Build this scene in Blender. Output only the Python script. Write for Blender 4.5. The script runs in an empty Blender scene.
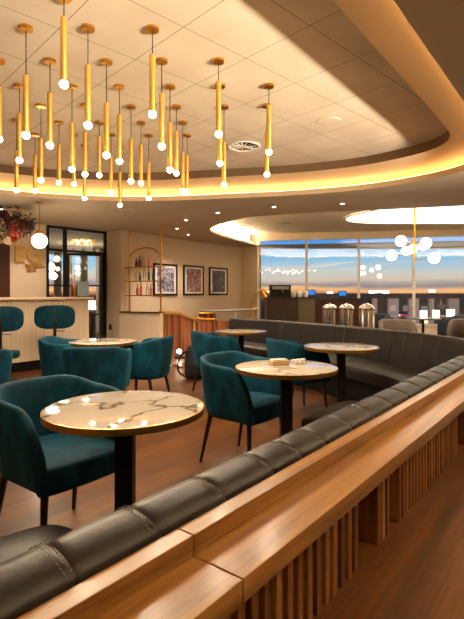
import bpy, bmesh, math, random
from mathutils import Vector, Matrix
from mathutils.geometry import tessellate_polygon
random.seed(7)
sc = bpy.context.scene
COL = sc.collection
F = 465.0; HOR = 294.0; EYE = 1.25
PI = math.pi

# ------------------------------------------------------------------ helpers
def at(px, py, Y):
    return Vector(((px-232)/F*Y, Y, EYE-(py-HOR)/F*Y))
def on(px, py, z):
    Y = F*(EYE-z)/(py-HOR)
    return Vector(((px-232)/F*Y, Y, z))
BD = Vector((.617, .787, 0)); BN = Vector((.787, -.617, 0))     # bench direction and its normal
def W(s, p, z): return BD*s + BN*p + Vector((0, 0, z))
D1 = Vector((.722, .692, 0)); D2 = Vector((-.692, .722, 0))

def props(o, label=None, cat=None, group=None, kind=None):
    if label: o['label'] = label
    if cat: o['category'] = cat
    if group: o['group'] = group
    if kind: o['kind'] = kind
    return o
def obj(name, bm, mat, parent=None, smooth=False, bevel=0, subsurf=0, sharp=None):
    me = bpy.data.meshes.new(name)
    bmesh.ops.recalc_face_normals(bm, faces=bm.faces)
    bm.to_mesh(me); bm.free()
    if mat: me.materials.append(mat)
    if smooth:
        for p in me.polygons: p.use_smooth = True
    o = bpy.data.objects.new(name, me); COL.objects.link(o)
    if parent: o.parent = parent
    if sharp is not None:
        me.set_sharp_from_angle(angle=math.radians(sharp))
    if bevel:
        m = o.modifiers.new('bevel', 'BEVEL'); m.width = bevel; m.segments = 2; m.limit_method = 'ANGLE'
    if subsurf:
        m = o.modifiers.new('sub', 'SUBSURF'); m.levels = subsurf; m.render_levels = subsurf
    return o
def thing(name, label, cat, loc=(0,0,0), rotz=0, group=None):
    o = bpy.data.objects.new(name, None); COL.objects.link(o)
    o.location = loc; o.rotation_euler = (0,0,rotz); o.empty_display_size = .1
    return props(o, label, cat, group)
def dup(root, loc, rotz, label, group=None):
    r = root.copy(); COL.objects.link(r); r.location = loc; r.rotation_euler = (0,0,rotz); r['label'] = label
    if group: r['group'] = group
    for ch in list(root.children):
        c = ch.copy(); COL.objects.link(c); c.parent = r
        for g in list(ch.children):
            d = g.copy(); COL.objects.link(d); d.parent = c
    return r
def struct(name, bm, mat, **k):
    o = obj(name, bm, mat, **k); o['kind'] = 'structure'; return o
def new(): return bmesh.new()
def box(bm, c, s, rz=0, M=None):
    c = Vector(c)
    vs = []
    for x in (-.5,.5):
        for y in (-.5,.5):
            for z in (-.5,.5):
                v = Vector((x*s[0], y*s[1], z*s[2]))
                if M: v = M @ v
                elif rz: v = Matrix.Rotation(rz,3,'Z') @ v
                vs.append(bm.verts.new(c+v))
    for f in ((0,1,3,2),(4,6,7,5),(0,4,5,1),(2,3,7,6),(0,2,6,4),(1,5,7,3)):
        bm.faces.new([vs[i] for i in f])
    return bm
def prism(bm, pts, z0, z1):
    a = [bm.verts.new((p[0],p[1],z0)) for p in pts]; b = [bm.verts.new((p[0],p[1],z1)) for p in pts]
    n = len(pts)
    bm.faces.new(a[::-1]); bm.faces.new(b)
    for i in range(n): bm.faces.new((a[i],a[(i+1)%n],b[(i+1)%n],b[i]))
    return bm
def sbox(bm, s0, s1, p0, p1, z0, z1):          # a box in bench coordinates
    return prism(bm, [W(s0,p0,0),W(s1,p0,0),W(s1,p1,0),W(s0,p1,0)], z0, z1)
def lathe(bm, prof, c=(0,0,0), seg=24, M=None, cap=True):
    rings = []
    for r, z in prof:
        ring = []
        for k in range(seg):
            a = 2*PI*k/seg
            v = Vector((r*math.cos(a), r*math.sin(a), z))
            if M: v = M @ v
            ring.append(bm.verts.new(Vector(c)+v))
        rings.append(ring)
    for a, b in zip(rings, rings[1:]):
        for k in range(seg):
            bm.faces.new((a[k],a[(k+1)%seg],b[(k+1)%seg],b[k]))
    if cap:
        bm.faces.new(rings[0][::-1]); bm.faces.new(rings[-1])
    return bm
def tube(bm, pts, r, seg=8, r1=None, closed=False):
    pts = [Vector(p) for p in pts]; n = len(pts); rings = []
    up = Vector((0,0,1))
    for i, p in enumerate(pts):
        t = (pts[min(i+1,n-1)]-pts[max(i-1,0)]).normalized()
        u = t.cross(up) if abs(t.dot(up)) < .97 else t.cross(Vector((0,1,0)))
        u.normalize(); w = u.cross(t).normalized()
        rr = r if r1 is None else r+(r1-r)*i/(n-1)
        rings.append([bm.verts.new(p+u*rr*math.cos(2*PI*k/seg)+w*rr*math.sin(2*PI*k/seg)) for k in range(seg)])
    for a, b in zip(rings, rings[1:]):
        for k in range(seg): bm.faces.new((a[k],a[(k+1)%seg],b[(k+1)%seg],b[k]))
    bm.faces.new(rings[0][::-1]); bm.faces.new(rings[-1])
    return bm
def ball(bm, c, r, sub=2, sc_=(1,1,1)):
    M = Matrix.Translation(Vector(c)) @ Matrix.Diagonal((*[r*k for k in sc_],1))
    bmesh.ops.create_icosphere(bm, subdivisions=sub, radius=1, matrix=M); return bm
def catmull(P, n=8, closed=False):
    P = [Vector(p) for p in P]; out = []; m = len(P)
    rng = range(m) if closed else range(m-1)
    for i in rng:
        g = (lambda k: P[k%m]) if closed else (lambda k: P[max(0,min(m-1,k))])
        a,b,c,d = g(i-1),g(i),g(i+1),g(i+2)
        for k in range(n):
            t = k/n
            out.append(.5*((2*b)+(c-a)*t+(2*a-5*b+4*c-d)*t*t+(3*b-a-3*c+d)*t**3))
    if not closed: out.append(P[-1])
    return out
def offset_loop(P, d):                        # + is outward for a counter-clockwise loop
    n = len(P); out = []
    for i in range(n):
        t = (P[(i+1)%n]-P[i-1]).normalized()
        out.append(P[i]+Vector((t.y,-t.x))*d)
    return out
def area(P): return sum(P[i].x*P[(i+1)%len(P)].y-P[(i+1)%len(P)].x*P[i].y for i in range(len(P)))/2
def sweep_loop(bm, rings, closed=True):       # rings: list of (2D loop, z)
    R = [[bm.verts.new((p.x,p.y,z)) for p in L] for L, z in rings]
    n = len(R[0])
    for a, b in zip(R, R[1:]):
        for i in range(n if closed else n-1): bm.faces.new((a[i],a[(i+1)%n],b[(i+1)%n],b[i]))
    return R
def superellipse(a, b, e=.5, n=32):
    out = []
    for k in range(n):
        t = 2*PI*k/n; c, s = math.cos(t), math.sin(t)
        out.append((a*abs(c)**e*(1 if c>=0 else -1), b*abs(s)**e*(1 if s>=0 else -1)))
    return out

# ------------------------------------------------------------------ materials
def srgb(r,g,b):
    f = lambda c: (c/255/12.92) if c/255 <= .04045 else ((c/255+.055)/1.055)**2.4
    return (f(r),f(g),f(b),1)
def mat(name, col, rough=.5, metal=0, emit=None, es=0, spec=None, coat=0, sheen=0, trans=0, alpha=1):
    m = bpy.data.materials.new(name); m.use_nodes = True
    b = m.node_tree.nodes['Principled BSDF']
    b.inputs['Base Color'].default_value = col; b.inputs['Roughness'].default_value = rough
    b.inputs['Metallic'].default_value = metal
    if spec is not None: b.inputs['Specular IOR Level'].default_value = spec
    if coat: b.inputs['Coat Weight'].default_value = coat; b.inputs['Coat Roughness'].default_value = .15
    if sheen:
        b.inputs['Sheen Weight'].default_value = sheen; b.inputs['Sheen Roughness'].default_value = .35
    if emit: b.inputs['Emission Color'].default_value = emit; b.inputs['Emission Strength'].default_value = es
    if trans: b.inputs['Transmission Weight'].default_value = trans
    return m
def N(m, t, **k):
    n = m.node_tree.nodes.new(t)
    for a, v in k.items(): setattr(n, a, v)
    return n
def L(m, a, b): m.node_tree.links.new(a, b)
def math_(m, op, a, b=None, c=None):
    n = N(m, 'ShaderNodeMath', operation=op)
    for i, v in enumerate((a,b,c)):
        if v is None: continue
        if isinstance(v,(int,float)): n.inputs[i].default_value = v
        else: L(m, v, n.inputs[i])
    return n.outputs[0]
def ramp(m, fac, stops, interp='LINEAR'):
    r = N(m, 'ShaderNodeValToRGB'); r.color_ramp.interpolation = interp
    e = r.color_ramp.elements
    e[0].position, e[0].color = stops[0]; e[1].position, e[1].color = stops[-1]
    for p, c in stops[1:-1]:
        x = e.new(p); x.color = c
    L(m, fac, r.inputs[0]); return r.outputs[0]
def mapping(m, rot=0, scale=(1,1,1), loc=(0,0,0), rot3=None):
    tc = N(m,'ShaderNodeTexCoord'); mp = N(m,'ShaderNodeMapping')
    mp.inputs['Rotation'].default_value = rot3 if rot3 else (0,0,rot); mp.inputs['Scale'].default_value = scale
    mp.inputs['Location'].default_value = loc
    L(m, tc.outputs['Object'], mp.inputs[0]); return mp.outputs[0]
def noise(m, vec, scale=5, detail=4, rough=.5, dist=0):
    n = N(m,'ShaderNodeTexNoise'); L(m, vec, n.inputs['Vector'])
    n.inputs['Scale'].default_value = scale; n.inputs['Detail'].default_value = detail
    n.inputs['Roughness'].default_value = rough; n.inputs['Distortion'].default_value = dist
    return n.outputs[0]
def bump(m, h, strength=.2, dist=.01):
    b = N(m,'ShaderNodeBump'); b.inputs['Strength'].default_value = strength; b.inputs['Distance'].default_value = dist
    L(m, h, b.inputs['Height']); L(m, b.outputs[0], m.node_tree.nodes['Principled BSDF'].inputs['Normal'])
def base(m): return m.node_tree.nodes['Principled BSDF'].inputs['Base Color']

def wood(name, c_dark, c_mid, c_light, angle, rough=.35, scale=1.0, coat=.2):
    """grain runs along the direction given by angle (radians, in XY)"""
    m = mat(name, c_mid, rough, coat=coat)
    v = mapping(m, -angle, (1,1,1))
    sep = N(m,'ShaderNodeMapping'); sep.inputs['Scale'].default_value = (.55*scale, 9*scale, 9*scale)
    L(m, v, sep.inputs[0])
    n1 = noise(m, sep.outputs[0], 1.3, 6, .62, 1.4)
    s2 = N(m,'ShaderNodeMapping'); s2.inputs['Scale'].default_value = (3*scale, 90*scale, 90*scale)
    L(m, v, s2.inputs[0]); n2 = noise(m, s2.outputs[0], 1.5, 3, .5)
    f = math_(m,'ADD', math_(m,'MULTIPLY', n1, .75), math_(m,'MULTIPLY', n2, .25))
    c = ramp(m, f, [(.36,c_dark),(.5,c_mid),(.64,c_light)])
    L(m, c, base(m)); bump(m, n2, .06, .002)
    return m
BA = math.atan2(BD.y, BD.x)
m_rail = wood('oak_rail', srgb(112,70,30), srgb(150,102,48), srgb(172,124,64), BA, .30)
m_counter = wood('walnut_counter', srgb(54,27,8), srgb(86,47,15), srgb(112,66,24), BA, .32, .8)
m_slat = []
for i, (a,b,c) in enumerate((((112,66,26),(138,84,36),(160,104,48)), ((86,46,18),(108,60,24),(132,78,34)), ((122,76,32),(150,98,44),(170,118,58)))):
    m = mat('slat_wood_%d'%i, srgb(*b), .45)
    v = mapping(m, 0, (25,25,2)); n = noise(m, v, 1.6, 4); L(m, ramp(m, n, [(.35,srgb(*a)),(.5,srgb(*b)),(.65,srgb(*c))]), base(m)); m_slat.append(m)
m_darkboard = mat('dark_backing', srgb(44,20,9), .6)
# floor planks
m_floor = mat('oak_floor', srgb(140,80,42), .38, coat=.12)
v = mapping(m_floor, -BA, (1,1,1))
bt = N(m_floor,'ShaderNodeTexBrick'); L(m_floor, v, bt.inputs['Vector'])
bt.inputs['Scale'].default_value = 1; bt.inputs['Brick Width'].default_value = 1.6; bt.inputs['Row Height'].default_value = .16
bt.inputs['Mortar Size'].default_value = .0015; bt.inputs['Color1'].default_value = srgb(70,40,14); bt.inputs['Color2'].default_value = srgb(112,68,26)
bt.inputs['Mortar'].default_value = srgb(70,38,20)
s1 = N(m_floor,'ShaderNodeMapping'); s1.inputs['Scale'].default_value = (1.2,14,1); L(m_floor, v, s1.inputs[0])
n1 = noise(m_floor, s1.outputs[0], 1.5, 6, .65, .8)
mx = N(m_floor,'ShaderNodeMix', data_type='RGBA', blend_type='MULTIPLY'); mx.inputs[0].default_value = .7
L(m_floor, bt.outputs[0], mx.inputs[6]); L(m_floor, ramp(m_floor, n1, [(.3,(.35,.32,.28,1)),(.65,(1.2,1.12,1.0,1))]), mx.inputs[7])
L(m_floor, mx.outputs[2], base(m_floor))
# walls / ceilings
m_wall = mat('wall_paint', srgb(224,204,178), .8)
m_soffit = mat('soffit_paint', srgb(206,192,166), .8)
m_rec = mat('recess_paint', srgb(238,226,204), .75)
m_cove = mat('cove_paint', srgb(228,205,170), .7)
m_lip = mat('lip_paint', srgb(226,208,176), .7)
m_tile = mat('ceiling_tiles', srgb(222,204,182), .85)
tc = N(m_tile,'ShaderNodeTexCoord')
gs = []
P0 = Vector((-.3265,3.137,0))
for d in (D1,D2):
    vm = N(m_tile,'ShaderNodeVectorMath', operation='DOT_PRODUCT'); vm.inputs[1].default_value = d
    L(m_tile, tc.outputs['Object'], vm.inputs[0])
    q = math_(m_tile,'DIVIDE', math_(m_tile,'SUBTRACT', vm.outputs['Value'], P0.dot(d)), .6)
    fr = math_(m_tile,'ABSOLUTE', math_(m_tile,'SUBTRACT', math_(m_tile,'FRACT', math_(m_tile,'ADD', q, .5)), .5))
    gs.append(math_(m_tile,'LESS_THAN', fr, .0045))
g = math_(m_tile,'MAXIMUM', gs[0], gs[1])
nz = noise(m_tile, tc.outputs['Object'], 2.2, 3)
mx = N(m_tile,'ShaderNodeMix', data_type='RGBA'); L(m_tile, g, mx.inputs[0])
L(m_tile, ramp(m_tile, nz, [(.3,srgb(214,196,172)),(.7,srgb(228,212,190))]), mx.inputs[6]); mx.inputs[7].default_value = srgb(128,108,84)
L(m_tile, mx.outputs[2], base(m_tile))
# things
m_brass = mat('satin_brass', srgb(205,150,58), .3, 1)
m_brass_tube = mat('gold_tube', srgb(226,184,96), .42, .7)
m_gold_edge = mat('gold_edge', srgb(196,150,72), .32, .9)
m_black = mat('black_metal', srgb(18,17,17), .45, .4)
m_cord = mat('cord', srgb(45,32,24), .7)
m_bulb = mat('bulb', (1,.8,.5,1), .5, emit=(1,.74,.38,1), es=28)
m_globe = mat('opal_globe', (1,1,1,1), .4, emit=(1,.88,.68,1), es=4.5)
m_cove_led = mat('cove_led', (1,1,1,1), .5, emit=(1,.54,.19,1), es=5.2)
m_cove_led2 = mat('cove_led_white', (1,1,1,1), .5, emit=(1,.84,.60,1), es=30)
m_down = mat('downlight_lens', (1,1,1,1), .5, emit=(1,.82,.55,1), es=9)
m_coffer = mat('coffer_light', (1,1,1,1), .5, emit=(1,.84,.62,1), es=1.9)
m_teal = mat('teal_velvet', srgb(10,78,96), .75, sheen=.22, spec=.2)
b_ = m_teal.node_tree.nodes['Principled BSDF']; b_.inputs['Sheen Tint'].default_value = srgb(70,165,190)
nv = noise(m_teal, mapping(m_teal,0,(1,1,.6)), 7, 4, .6, .6)
L(m_teal, ramp(m_teal, nv, [(.38,srgb(3,48,64)),(.52,srgb(5,62,82)),(.66,srgb(9,78,100))]), base(m_teal))
m_teal_seat = m_teal
m_leg = mat('dark_wood_leg', srgb(40,20,14), .4)
m_leather = mat('grey_brown_leather', srgb(60,52,48), .36, spec=.4)
nl = noise(m_leather, mapping(m_leather), 140, 3, .6)
nb = noise(m_leather, mapping(m_leather), 6, 3, .6, .4)
L(m_leather, ramp(m_leather, nb, [(.3,srgb(24,19,17)),(.7,srgb(36,29,26))]), base(m_leather)); bump(m_leather, math_(m_leather,'ADD', nl, math_(m_leather,'MULTIPLY',nb,2.0)), .2, .003)
m_leather_dark = mat('charcoal_leather', srgb(62,55,52), .40, spec=.35)
nb = noise(m_leather_dark, mapping(m_leather_dark), 3, 3, .6, .4)
L(m_leather_dark, ramp(m_leather_dark, nb, [(.3,srgb(30,27,26)),(.7,srgb(42,37,35))]), base(m_leather_dark))
m_stitch = mat('stitch', srgb(120,100,84), .6)
# marble
m_marble = mat('marble', srgb(220,212,200), .06)
vv = mapping(m_marble, .6, (1,1,1))
d1 = noise(m_marble, vv, 3.2, 5, .6)
vm = N(m_marble,'ShaderNodeVectorMath', operation='ADD'); L(m_marble, vv, vm.inputs[0])
dd = N(m_marble,'ShaderNodeVectorMath', operation='SCALE'); dd.inputs['Scale'].default_value = .8
nn = N(m_marble,'ShaderNodeTexNoise'); nn.inputs['Scale'].default_value = 3; nn.inputs['Detail'].default_value = 5; L(m_marble, vv, nn.inputs['Vector'])
L(m_marble, nn.outputs['Color'], dd.inputs[0]); L(m_marble, dd.outputs[0], vm.inputs[1])
vo = N(m_marble,'ShaderNodeTexVoronoi', feature='DISTANCE_TO_EDGE'); vo.inputs['Scale'].default_value = 2.4; L(m_marble, vm.outputs[0], vo.inputs['Vector'])
c1 = ramp(m_marble, vo.outputs[0], [(0,srgb(80,70,62)),(.016,srgb(134,122,108)),(.07,srgb(190,182,170)),(1,srgb(198,191,180))])
mk = ramp(m_marble, d1, [(.38,(1,1,1,1)),(.50,(0,0,0,1))])
mx = N(m_marble,'ShaderNodeMix', data_type='RGBA'); L(m_marble, mk, mx.inputs[0]); L(m_marble, c1, mx.inputs[6]); mx.inputs[7].default_value = srgb(196,189,178)
L(m_marble, mx.outputs[2], base(m_marble))
m_white = mat('white_ceramic', srgb(235,232,225), .25)
m_cream = mat('cream_panel', srgb(232,214,190), .5)
m_stone = mat('bar_stone', srgb(232,205,175), .25)
m_chrome = mat('chrome', srgb(225,222,216), .12, 1)
m_steel = mat('brushed_steel', srgb(170,168,166), .35, .7)
m_frame_al = mat('aluminium_frame', srgb(226,218,206), .45)
m_cab = mat('dark_cabinet', srgb(50,34,24), .45)
m_cab2 = mat('olive_panel', srgb(96,86,58), .5)
m_redwood = mat('red_wood_panel', srgb(150,74,30), .4, coat=.2)
v = mapping(m_redwood, 0, (14,14,.6)); n = noise(m_redwood, v, 1.2, 3)
L(m_redwood, ramp(m_redwood, n, [(.38,srgb(76,34,12)),(.5,srgb(128,66,28)),(.62,srgb(160,92,44))], 'LINEAR'), base(m_redwood))
m_darkwood = mat('dark_wood_panel', srgb(66,30,16), .4)
m_mat = mat('picture_mat', srgb(238,232,224), .6)
m_glass = bpy.data.materials.new('window_glass'); m_glass.use_nodes = True
nt = m_glass.node_tree; nt.nodes.clear()
out = nt.nodes.new('ShaderNodeOutputMaterial'); mixs = nt.nodes.new('ShaderNodeMixShader')
tr = nt.nodes.new('ShaderNodeBsdfTransparent'); gl = nt.nodes.new('ShaderNodeBsdfGlossy'); gl.inputs['Roughness'].default_value = 0
tr.inputs[0].default_value = (.93,.95,.96,1)
lw = nt.nodes.new('ShaderNodeFresnel'); lw.inputs['IOR'].default_value = 1.75
nt.links.new(lw.outputs[0], mixs.inputs[0]); nt.links.new(tr.outputs[0], mixs.inputs[1]); nt.links.new(gl.outputs[0], mixs.inputs[2]); nt.links.new(mixs.outputs[0], out.inputs[0])
m_clear = m_glass.copy(); m_clear.name = 'clear_glass'
m_clear.node_tree.nodes['Fresnel'].inputs['IOR'].default_value = 1.5

# ------------------------------------------------------------------ camera, world
cam = bpy.data.cameras.new('camera'); co = bpy.data.objects.new('camera', cam); COL.objects.link(co)
co.location = (0,0,EYE); co.rotation_euler = (PI/2,0,0)
cam.sensor_fit = 'HORIZONTAL'; cam.sensor_width = 36; cam.lens = 36*F/464; cam.shift_y = -15.5/464
cam.clip_start = .05; cam.clip_end = 2000
sc.camera = co
sc.view_settings.view_transform = 'Standard'; sc.view_settings.look = 'None'; sc.view_settings.gamma = 1; sc.view_settings.exposure = .64
w = bpy.data.worlds.new('dusk_sky'); sc.world = w; w.use_nodes = True
class _M: node_tree = w.node_tree
M_ = _M
bg = w.node_tree.nodes['Background']
tc = N(M_,'ShaderNodeTexCoord'); sp = N(M_,'ShaderNodeSeparateXYZ'); L(M_, tc.outputs['Generated'], sp.inputs[0])
mp = N(M_,'ShaderNodeMapping'); mp.inputs['Scale'].default_value = (2.2,2.2,26); L(M_, tc.outputs['Generated'], mp.inputs[0])
nz = noise(M_, mp.outputs[0], 1.6, 6, .6, .5)
z = math_(M_,'ADD', sp.outputs[2], math_(M_,'MULTIPLY', math_(M_,'SUBTRACT', nz, .5), .035))
sky = ramp(M_, math_(M_,'ADD', math_(M_,'MULTIPLY', z, 2.5), .2), [
    (0,srgb(30,24,22)),(.19,srgb(56,42,38)),(.205,srgb(150,100,64)),(.225,srgb(226,166,110)),(.245,srgb(120,116,122)),(.275,srgb(190,170,150)),
    (.32,srgb(176,178,172)),(.37,srgb(130,170,192)),(.43,srgb(84,146,196)),(.52,srgb(44,112,184)),(.7,srgb(30,70,130)),(1,srgb(16,36,80))])
L(M_, sky, bg.inputs[0]); bg.inputs[1].default_value = 1.12

# ------------------------------------------------------------------ shell
H1, H2 = 2.71, 3.05                         # soffit and recess heights
RC = Vector((-9.3,3.7)); PW0 = Vector((-2.53,10.6)); PW1 = Vector((.31,14.6)); W0 = Vector((.783,14.0))
wd = Vector((6.42-.783, 12.87-14.0)).normalized(); W1 = W0+wd*9.2
GA, GB = Vector((-3.93,9.84)), Vector((-2.97,10.95))
gd = (GB-GA).normalized(); SL = GA-gd*8.6                # far left of the sign wall
BR = SL+Vector((BN.x,BN.y))*13.5
BR2 = BR+Vector((BD.x,BD.y))*13.2
def wall(name, a, b, z0, z1, m, th=.12, side=1):
    a, b = Vector(a[:2]), Vector(b[:2]); t = (b-a).normalized(); n = Vector((t.y,-t.x))*th*side
    bm = new(); prism(bm, [a,b,b+n,a+n], z0, z1); return struct(name, bm, m)
bm = new(); prism(bm, [Vector((-14,-9)),Vector((16,-9)),Vector((16,15)),Vector((10,15.2)),Vector((-14,17))], -.12, 0)
struct('floor', bm, m_floor)
wall('wall_sign', GA, SL, 0, H1+.05, m_wall, .12, 1)
wall('wall_rear', SL, BR, 0, H1+.05, m_wall)
wall('wall_right', BR, BR2, 0, H1+.05, m_wall)
wall('wall_far_right', BR2, W1, 0, 3.1, m_wall)
wall('wall_return', GB, PW0, 0, H1+.05, m_wall, .12, -1)
wall('wall_pictures', PW0, PW1, 0, 3.1, m_wall, .12, -1)
wall('wall_window_side', PW1, W0, 0, 3.1, m_wall, .12, -1)

# tile recess loop
T = catmull([(.69,2.85),(1.4,3.755),(2.05,4.59),(2.32,5.0),(2.34,5.35),(2.12,5.72),(1.6,6.15),(.81,6.47),(0,6.66),(-1.2,6.88),(-2.2,6.82),(-3.2,6.45),
             (-4.2,5.6),(-4.7,4.5),(-4.6,3.3),(-4.0,2.1),(-3.1,.95),(-2.3,.25),(-1.6,.12),(-1.0,.68),(-.2,1.71)], 6, True)
T = [Vector((p[0],p[1])) for p in [tuple(q) for q in T]] if len(T[0])==2 else T
T = [Vector((p.x,p.y)) for p in T]
if area(T) < 0: T = T[::-1]
LO = offset_loop(T, .42)
R2 = catmull([(.69,13.86),(-.05,12.3),(-.47,11.0),(-.46,10.3),(-.22,9.66),(.34,8.85),(1.41,8.36),(2.25,8.15),(3.85,7.68),(5.8,7.1),(7.6,6.9),(9.2,8.0),(9.75,10.5),(9.75,12.15)], 6)
R2 = [Vector((p.x,p.y)) for p in R2]
if area(R2) < 0: R2 = R2[::-1]
bm = new()
OUT = [SL-Vector((1,1)), BR+Vector((0,-1)), BR2+Vector((1,0)), Vector((11.5,13)), Vector((9.75,15)), Vector((.69,15)), Vector((-1,17)), Vector((-9,17)), Vector((-12,8))]
loops = [[Vector((p.x,p.y,0)) for p in OUT], [Vector((p.x,p.y,0)) for p in LO], [Vector((p.x,p.y,0)) for p in R2]]
tris = tessellate_polygon(loops)
allp = [p for l in loops for p in l]
vs = [bm.verts.new((p.x,p.y,H1)) for p in allp]
for t in tris:
    try: bm.faces.new([vs[i] for i in t])
    except ValueError: pass
struct('ceiling', bm, m_soffit)
bm = new(); prism(bm, [Vector((-14,-9)),Vector((16,-9)),Vector((16,16)),Vector((-14,18))], 3.3, 3.4); struct('ceiling_roof_slab', bm, m_soffit)
bm = new(); sweep_loop(bm, [(LO,H1),(offset_loop(T,.418),H1+.075),(offset_loop(T,.49),H1+.08)]); struct('trim_1', bm, m_lip)
bm = new(); sweep_loop(bm, [(offset_loop(T,.49),H1+.08),(offset_loop(T,.50),H1+.12),(offset_loop(T,.44),H1+.18),(offset_loop(T,.30),H1+.205),(offset_loop(T,.12),H1+.225),(offset_loop(T,.02),H1+.23)]); struct('trim_2', bm, m_cove, smooth=True)
bm = new(); sweep_loop(bm, [(offset_loop(T,.02),H1+.23),(offset_loop(T,.02),H2)]); struct('trim_3', bm, mat('painted_gap_shade', srgb(120,94,68), .8))  # shade of the gap painted as a brown band around the tiles
bm = new(); bm.faces.new([bm.verts.new((p.x,p.y,H2)) for p in offset_loop(T,.03)]); struct('ceiling_tile_raft', bm, m_tile)
bm = new(); sweep_loop(bm, [(offset_loop(T,.432),H1+.084),(offset_loop(T,.482),H1+.088)])
props(obj('cove_light_strip', bm, m_cove_led), 'warm amber light strip hidden behind the lip of the tiled ceiling recess', 'light strip')
# window recess
def off_open(P,d):
    out = []
    for i in range(len(P)):
        t = (P[min(i+1,len(P)-1)]-P[max(i-1,0)]).normalized(); out.append(P[i]+Vector((t.y,-t.x))*d)
    return out
A2 = off_open(R2, 0)
bm = new(); sweep_loop(bm, [(A2,H1),(off_open(R2,-0.0),H1+.06),(off_open(R2,.14),H1+.065),(off_open(R2,.17),H1+.1),(off_open(R2,.17),H2+.01)], closed=False); struct('trim_4', bm, m_rec)
bm = new(); bm.faces.new([bm.verts.new((p.x,p.y,H2)) for p in [Vector((.2,15))]+([p for p in (off_open(R2,.18) if R2[0].y > 13.5 and R2[0].x < 2 else off_open(R2,.18)[::-1])])+[Vector((10,14))]])
struct('ceiling_window_recess', bm, m_rec)
bm = new(); sweep_loop(bm, [(off_open(R2,.03),H1+.07),(off_open(R2,.10),H1+.074)], closed=False)
props(obj('cove_light_strip', bm, m_cove_led2), 'pale warm light strip hidden behind the lip of the ceiling recess by the windows', 'light strip')
# luminous oval near the windows
oc = [(2.67,10.7),(2.95,10.0),(3.6,8.9),(5.2,8.2),(7.2,8.4),(8.4,9.6),(8.0,11.0),(6.6,11.6),(5,11.66),(3.5,11.62),(2.85,11.3)]
oc = [Vector((p.x,p.y)) for p in catmull(oc, 5, True)]
if area(oc) < 0: oc = oc[::-1]
ol = thing('oval_ceiling_light', 'large glowing oval ceiling light in the recess in front of the windows', 'ceiling light', (4.5,10,H2-.02))
def shift(P, c): return [p-Vector(c) for p in P]
bm = new(); oo = shift(oc,(4.5,10)); sweep_loop(bm, [(offset_loop(oo,.06),0),(offset_loop(oo,.06),-.02),(oo,-.02),(oo,0)]); obj('rim', bm, m_rec, ol)
bm = new(); bm.faces.new([bm.verts.new((p.x,p.y,-.012)) for p in oo]); obj('diffuser', bm, m_coffer, ol)

# ------------------------------------------------------------------ windows
hgt = 2.888; sill = .36
def onwin(px):
    u = (px-232)/F; t = (u*W0.y-W0.x)/(wd.x-u*wd.y); return W0+wd*t, t
ts = [onwin(258.4)[1]] + [onwin(x)[1] for x in (306.6,358.8,413.8)]
while ts[-1] < 9: ts.append(ts[-1]+1.5)
wn = Vector((-wd.y, wd.x)); wa = math.atan2(wd.y, wd.x)
for i in range(len(ts)-1):
    a, b = W0+wd*ts[i], W0+wd*ts[i+1]
    win = thing('window_%d'%(i+1), None, None, (a.x,a.y,0), wa); win['kind'] = 'structure'
    L_ = (b-a).length
    bm = new(); t_ = .085
    box(bm, (0,0,(sill+hgt)/2), (.07,t_,hgt-sill)); box(bm, (L_/2,0,hgt-.02), (L_,t_,.05)); box(bm, (L_/2,0,sill+.02), (L_,t_,.06))
    obj('window_frame', bm, m_frame_al, win)
    bm = new(); box(bm, (L_/2,0,(sill+hgt)/2), (L_-.07,.012,hgt-sill-.06)); obj('glass_pane', bm, m_glass, win)
bm = new(); a, b = W0, W1
prism(bm, [a,b,b+wn*.2,a+wn*.2], 0, sill); struct('wall_below_windows', bm, m_wall)
bm = new(); prism(bm, [a-wn*.06,b-wn*.06,b+wn*.2,a+wn*.2], hgt, 3.1); struct('trim_5', bm, m_wall)

# ------------------------------------------------------------------ outside
m_ground = mat('apron_ground', srgb(34,30,32), .5)
bm = new(); prism(bm, [Vector((-120,16.5)),Vector((200,16.5)),Vector((260,700)),Vector((-200,700))], -4.2, -4.0); struct('ground', bm, m_ground)
m_bld = mat('dark_building', srgb(60,52,54), .7); m_pier = mat('pier', srgb(190,170,160), .7); m_lit = mat('lit_window', (1,1,1,1), .5, emit=(1,.72,.42,1), es=1.3)
m_blue = mat('blue_screen', srgb(20,60,110), .4, emit=srgb(30,110,190), es=.9)
bl = thing('terminal_building', 'long dark terminal building with grey vertical piers beyond the windows', 'building', (18,40,-4))
bm = new(); box(bm, (0,0,2.55), (34,8,5.1)); obj('wall', bm, m_bld, bl)
for k in range(22):
    bm = new(); box(bm, (-16+k*1.5+random.uniform(-.2,.2),-4.15,2.4), (random.choice((.35,.5,.8)),.3,5.0)); obj('pier', bm, m_pier, bl)
for k in range(16):
    bm = new(); box(bm, (-15+k*2+random.uniform(-.4,.4),-4.05,random.uniform(1.5,3.6)), (random.uniform(.3,.8),.1,.22)); obj('lit_window', bm, m_lit, bl)
bm = new(); box(bm, (0,0,5.2), (34.4,8.4,.2)); obj('roof', bm, m_bld, bl)
b2 = thing('hangar', 'low dark building with lit strip on the left of the window view', 'building', (-2,62,-4))
bm = new(); box(bm, (0,0,2.3), (40,10,4.6)); obj('wall', bm, m_bld, b2)
for k in range(18):
    bm = new(); box(bm, (-18+k*2.1+random.uniform(-.5,.5),-5.05,4.0-random.random()*1.6), (random.uniform(.4,1.4),.1,.25)); obj('lit_window', bm, m_lit, b2)
for x_ in (6,14,22,30):  # point fills added to brighten the building's piers, no lamps stand here
    lt = bpy.data.lights.new('added_pier_fill','POINT'); lt.energy = 260; lt.color = (1,.82,.66); lt.shadow_soft_size = .3
    o = bpy.data.objects.new('added_pier_fill', lt); COL.objects.link(o); o.location = (x_,31,.5)
m_flood = mat('floodlight', (1,1,1,1), .5, emit=(1,.93,.82,1), es=5)
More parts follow.
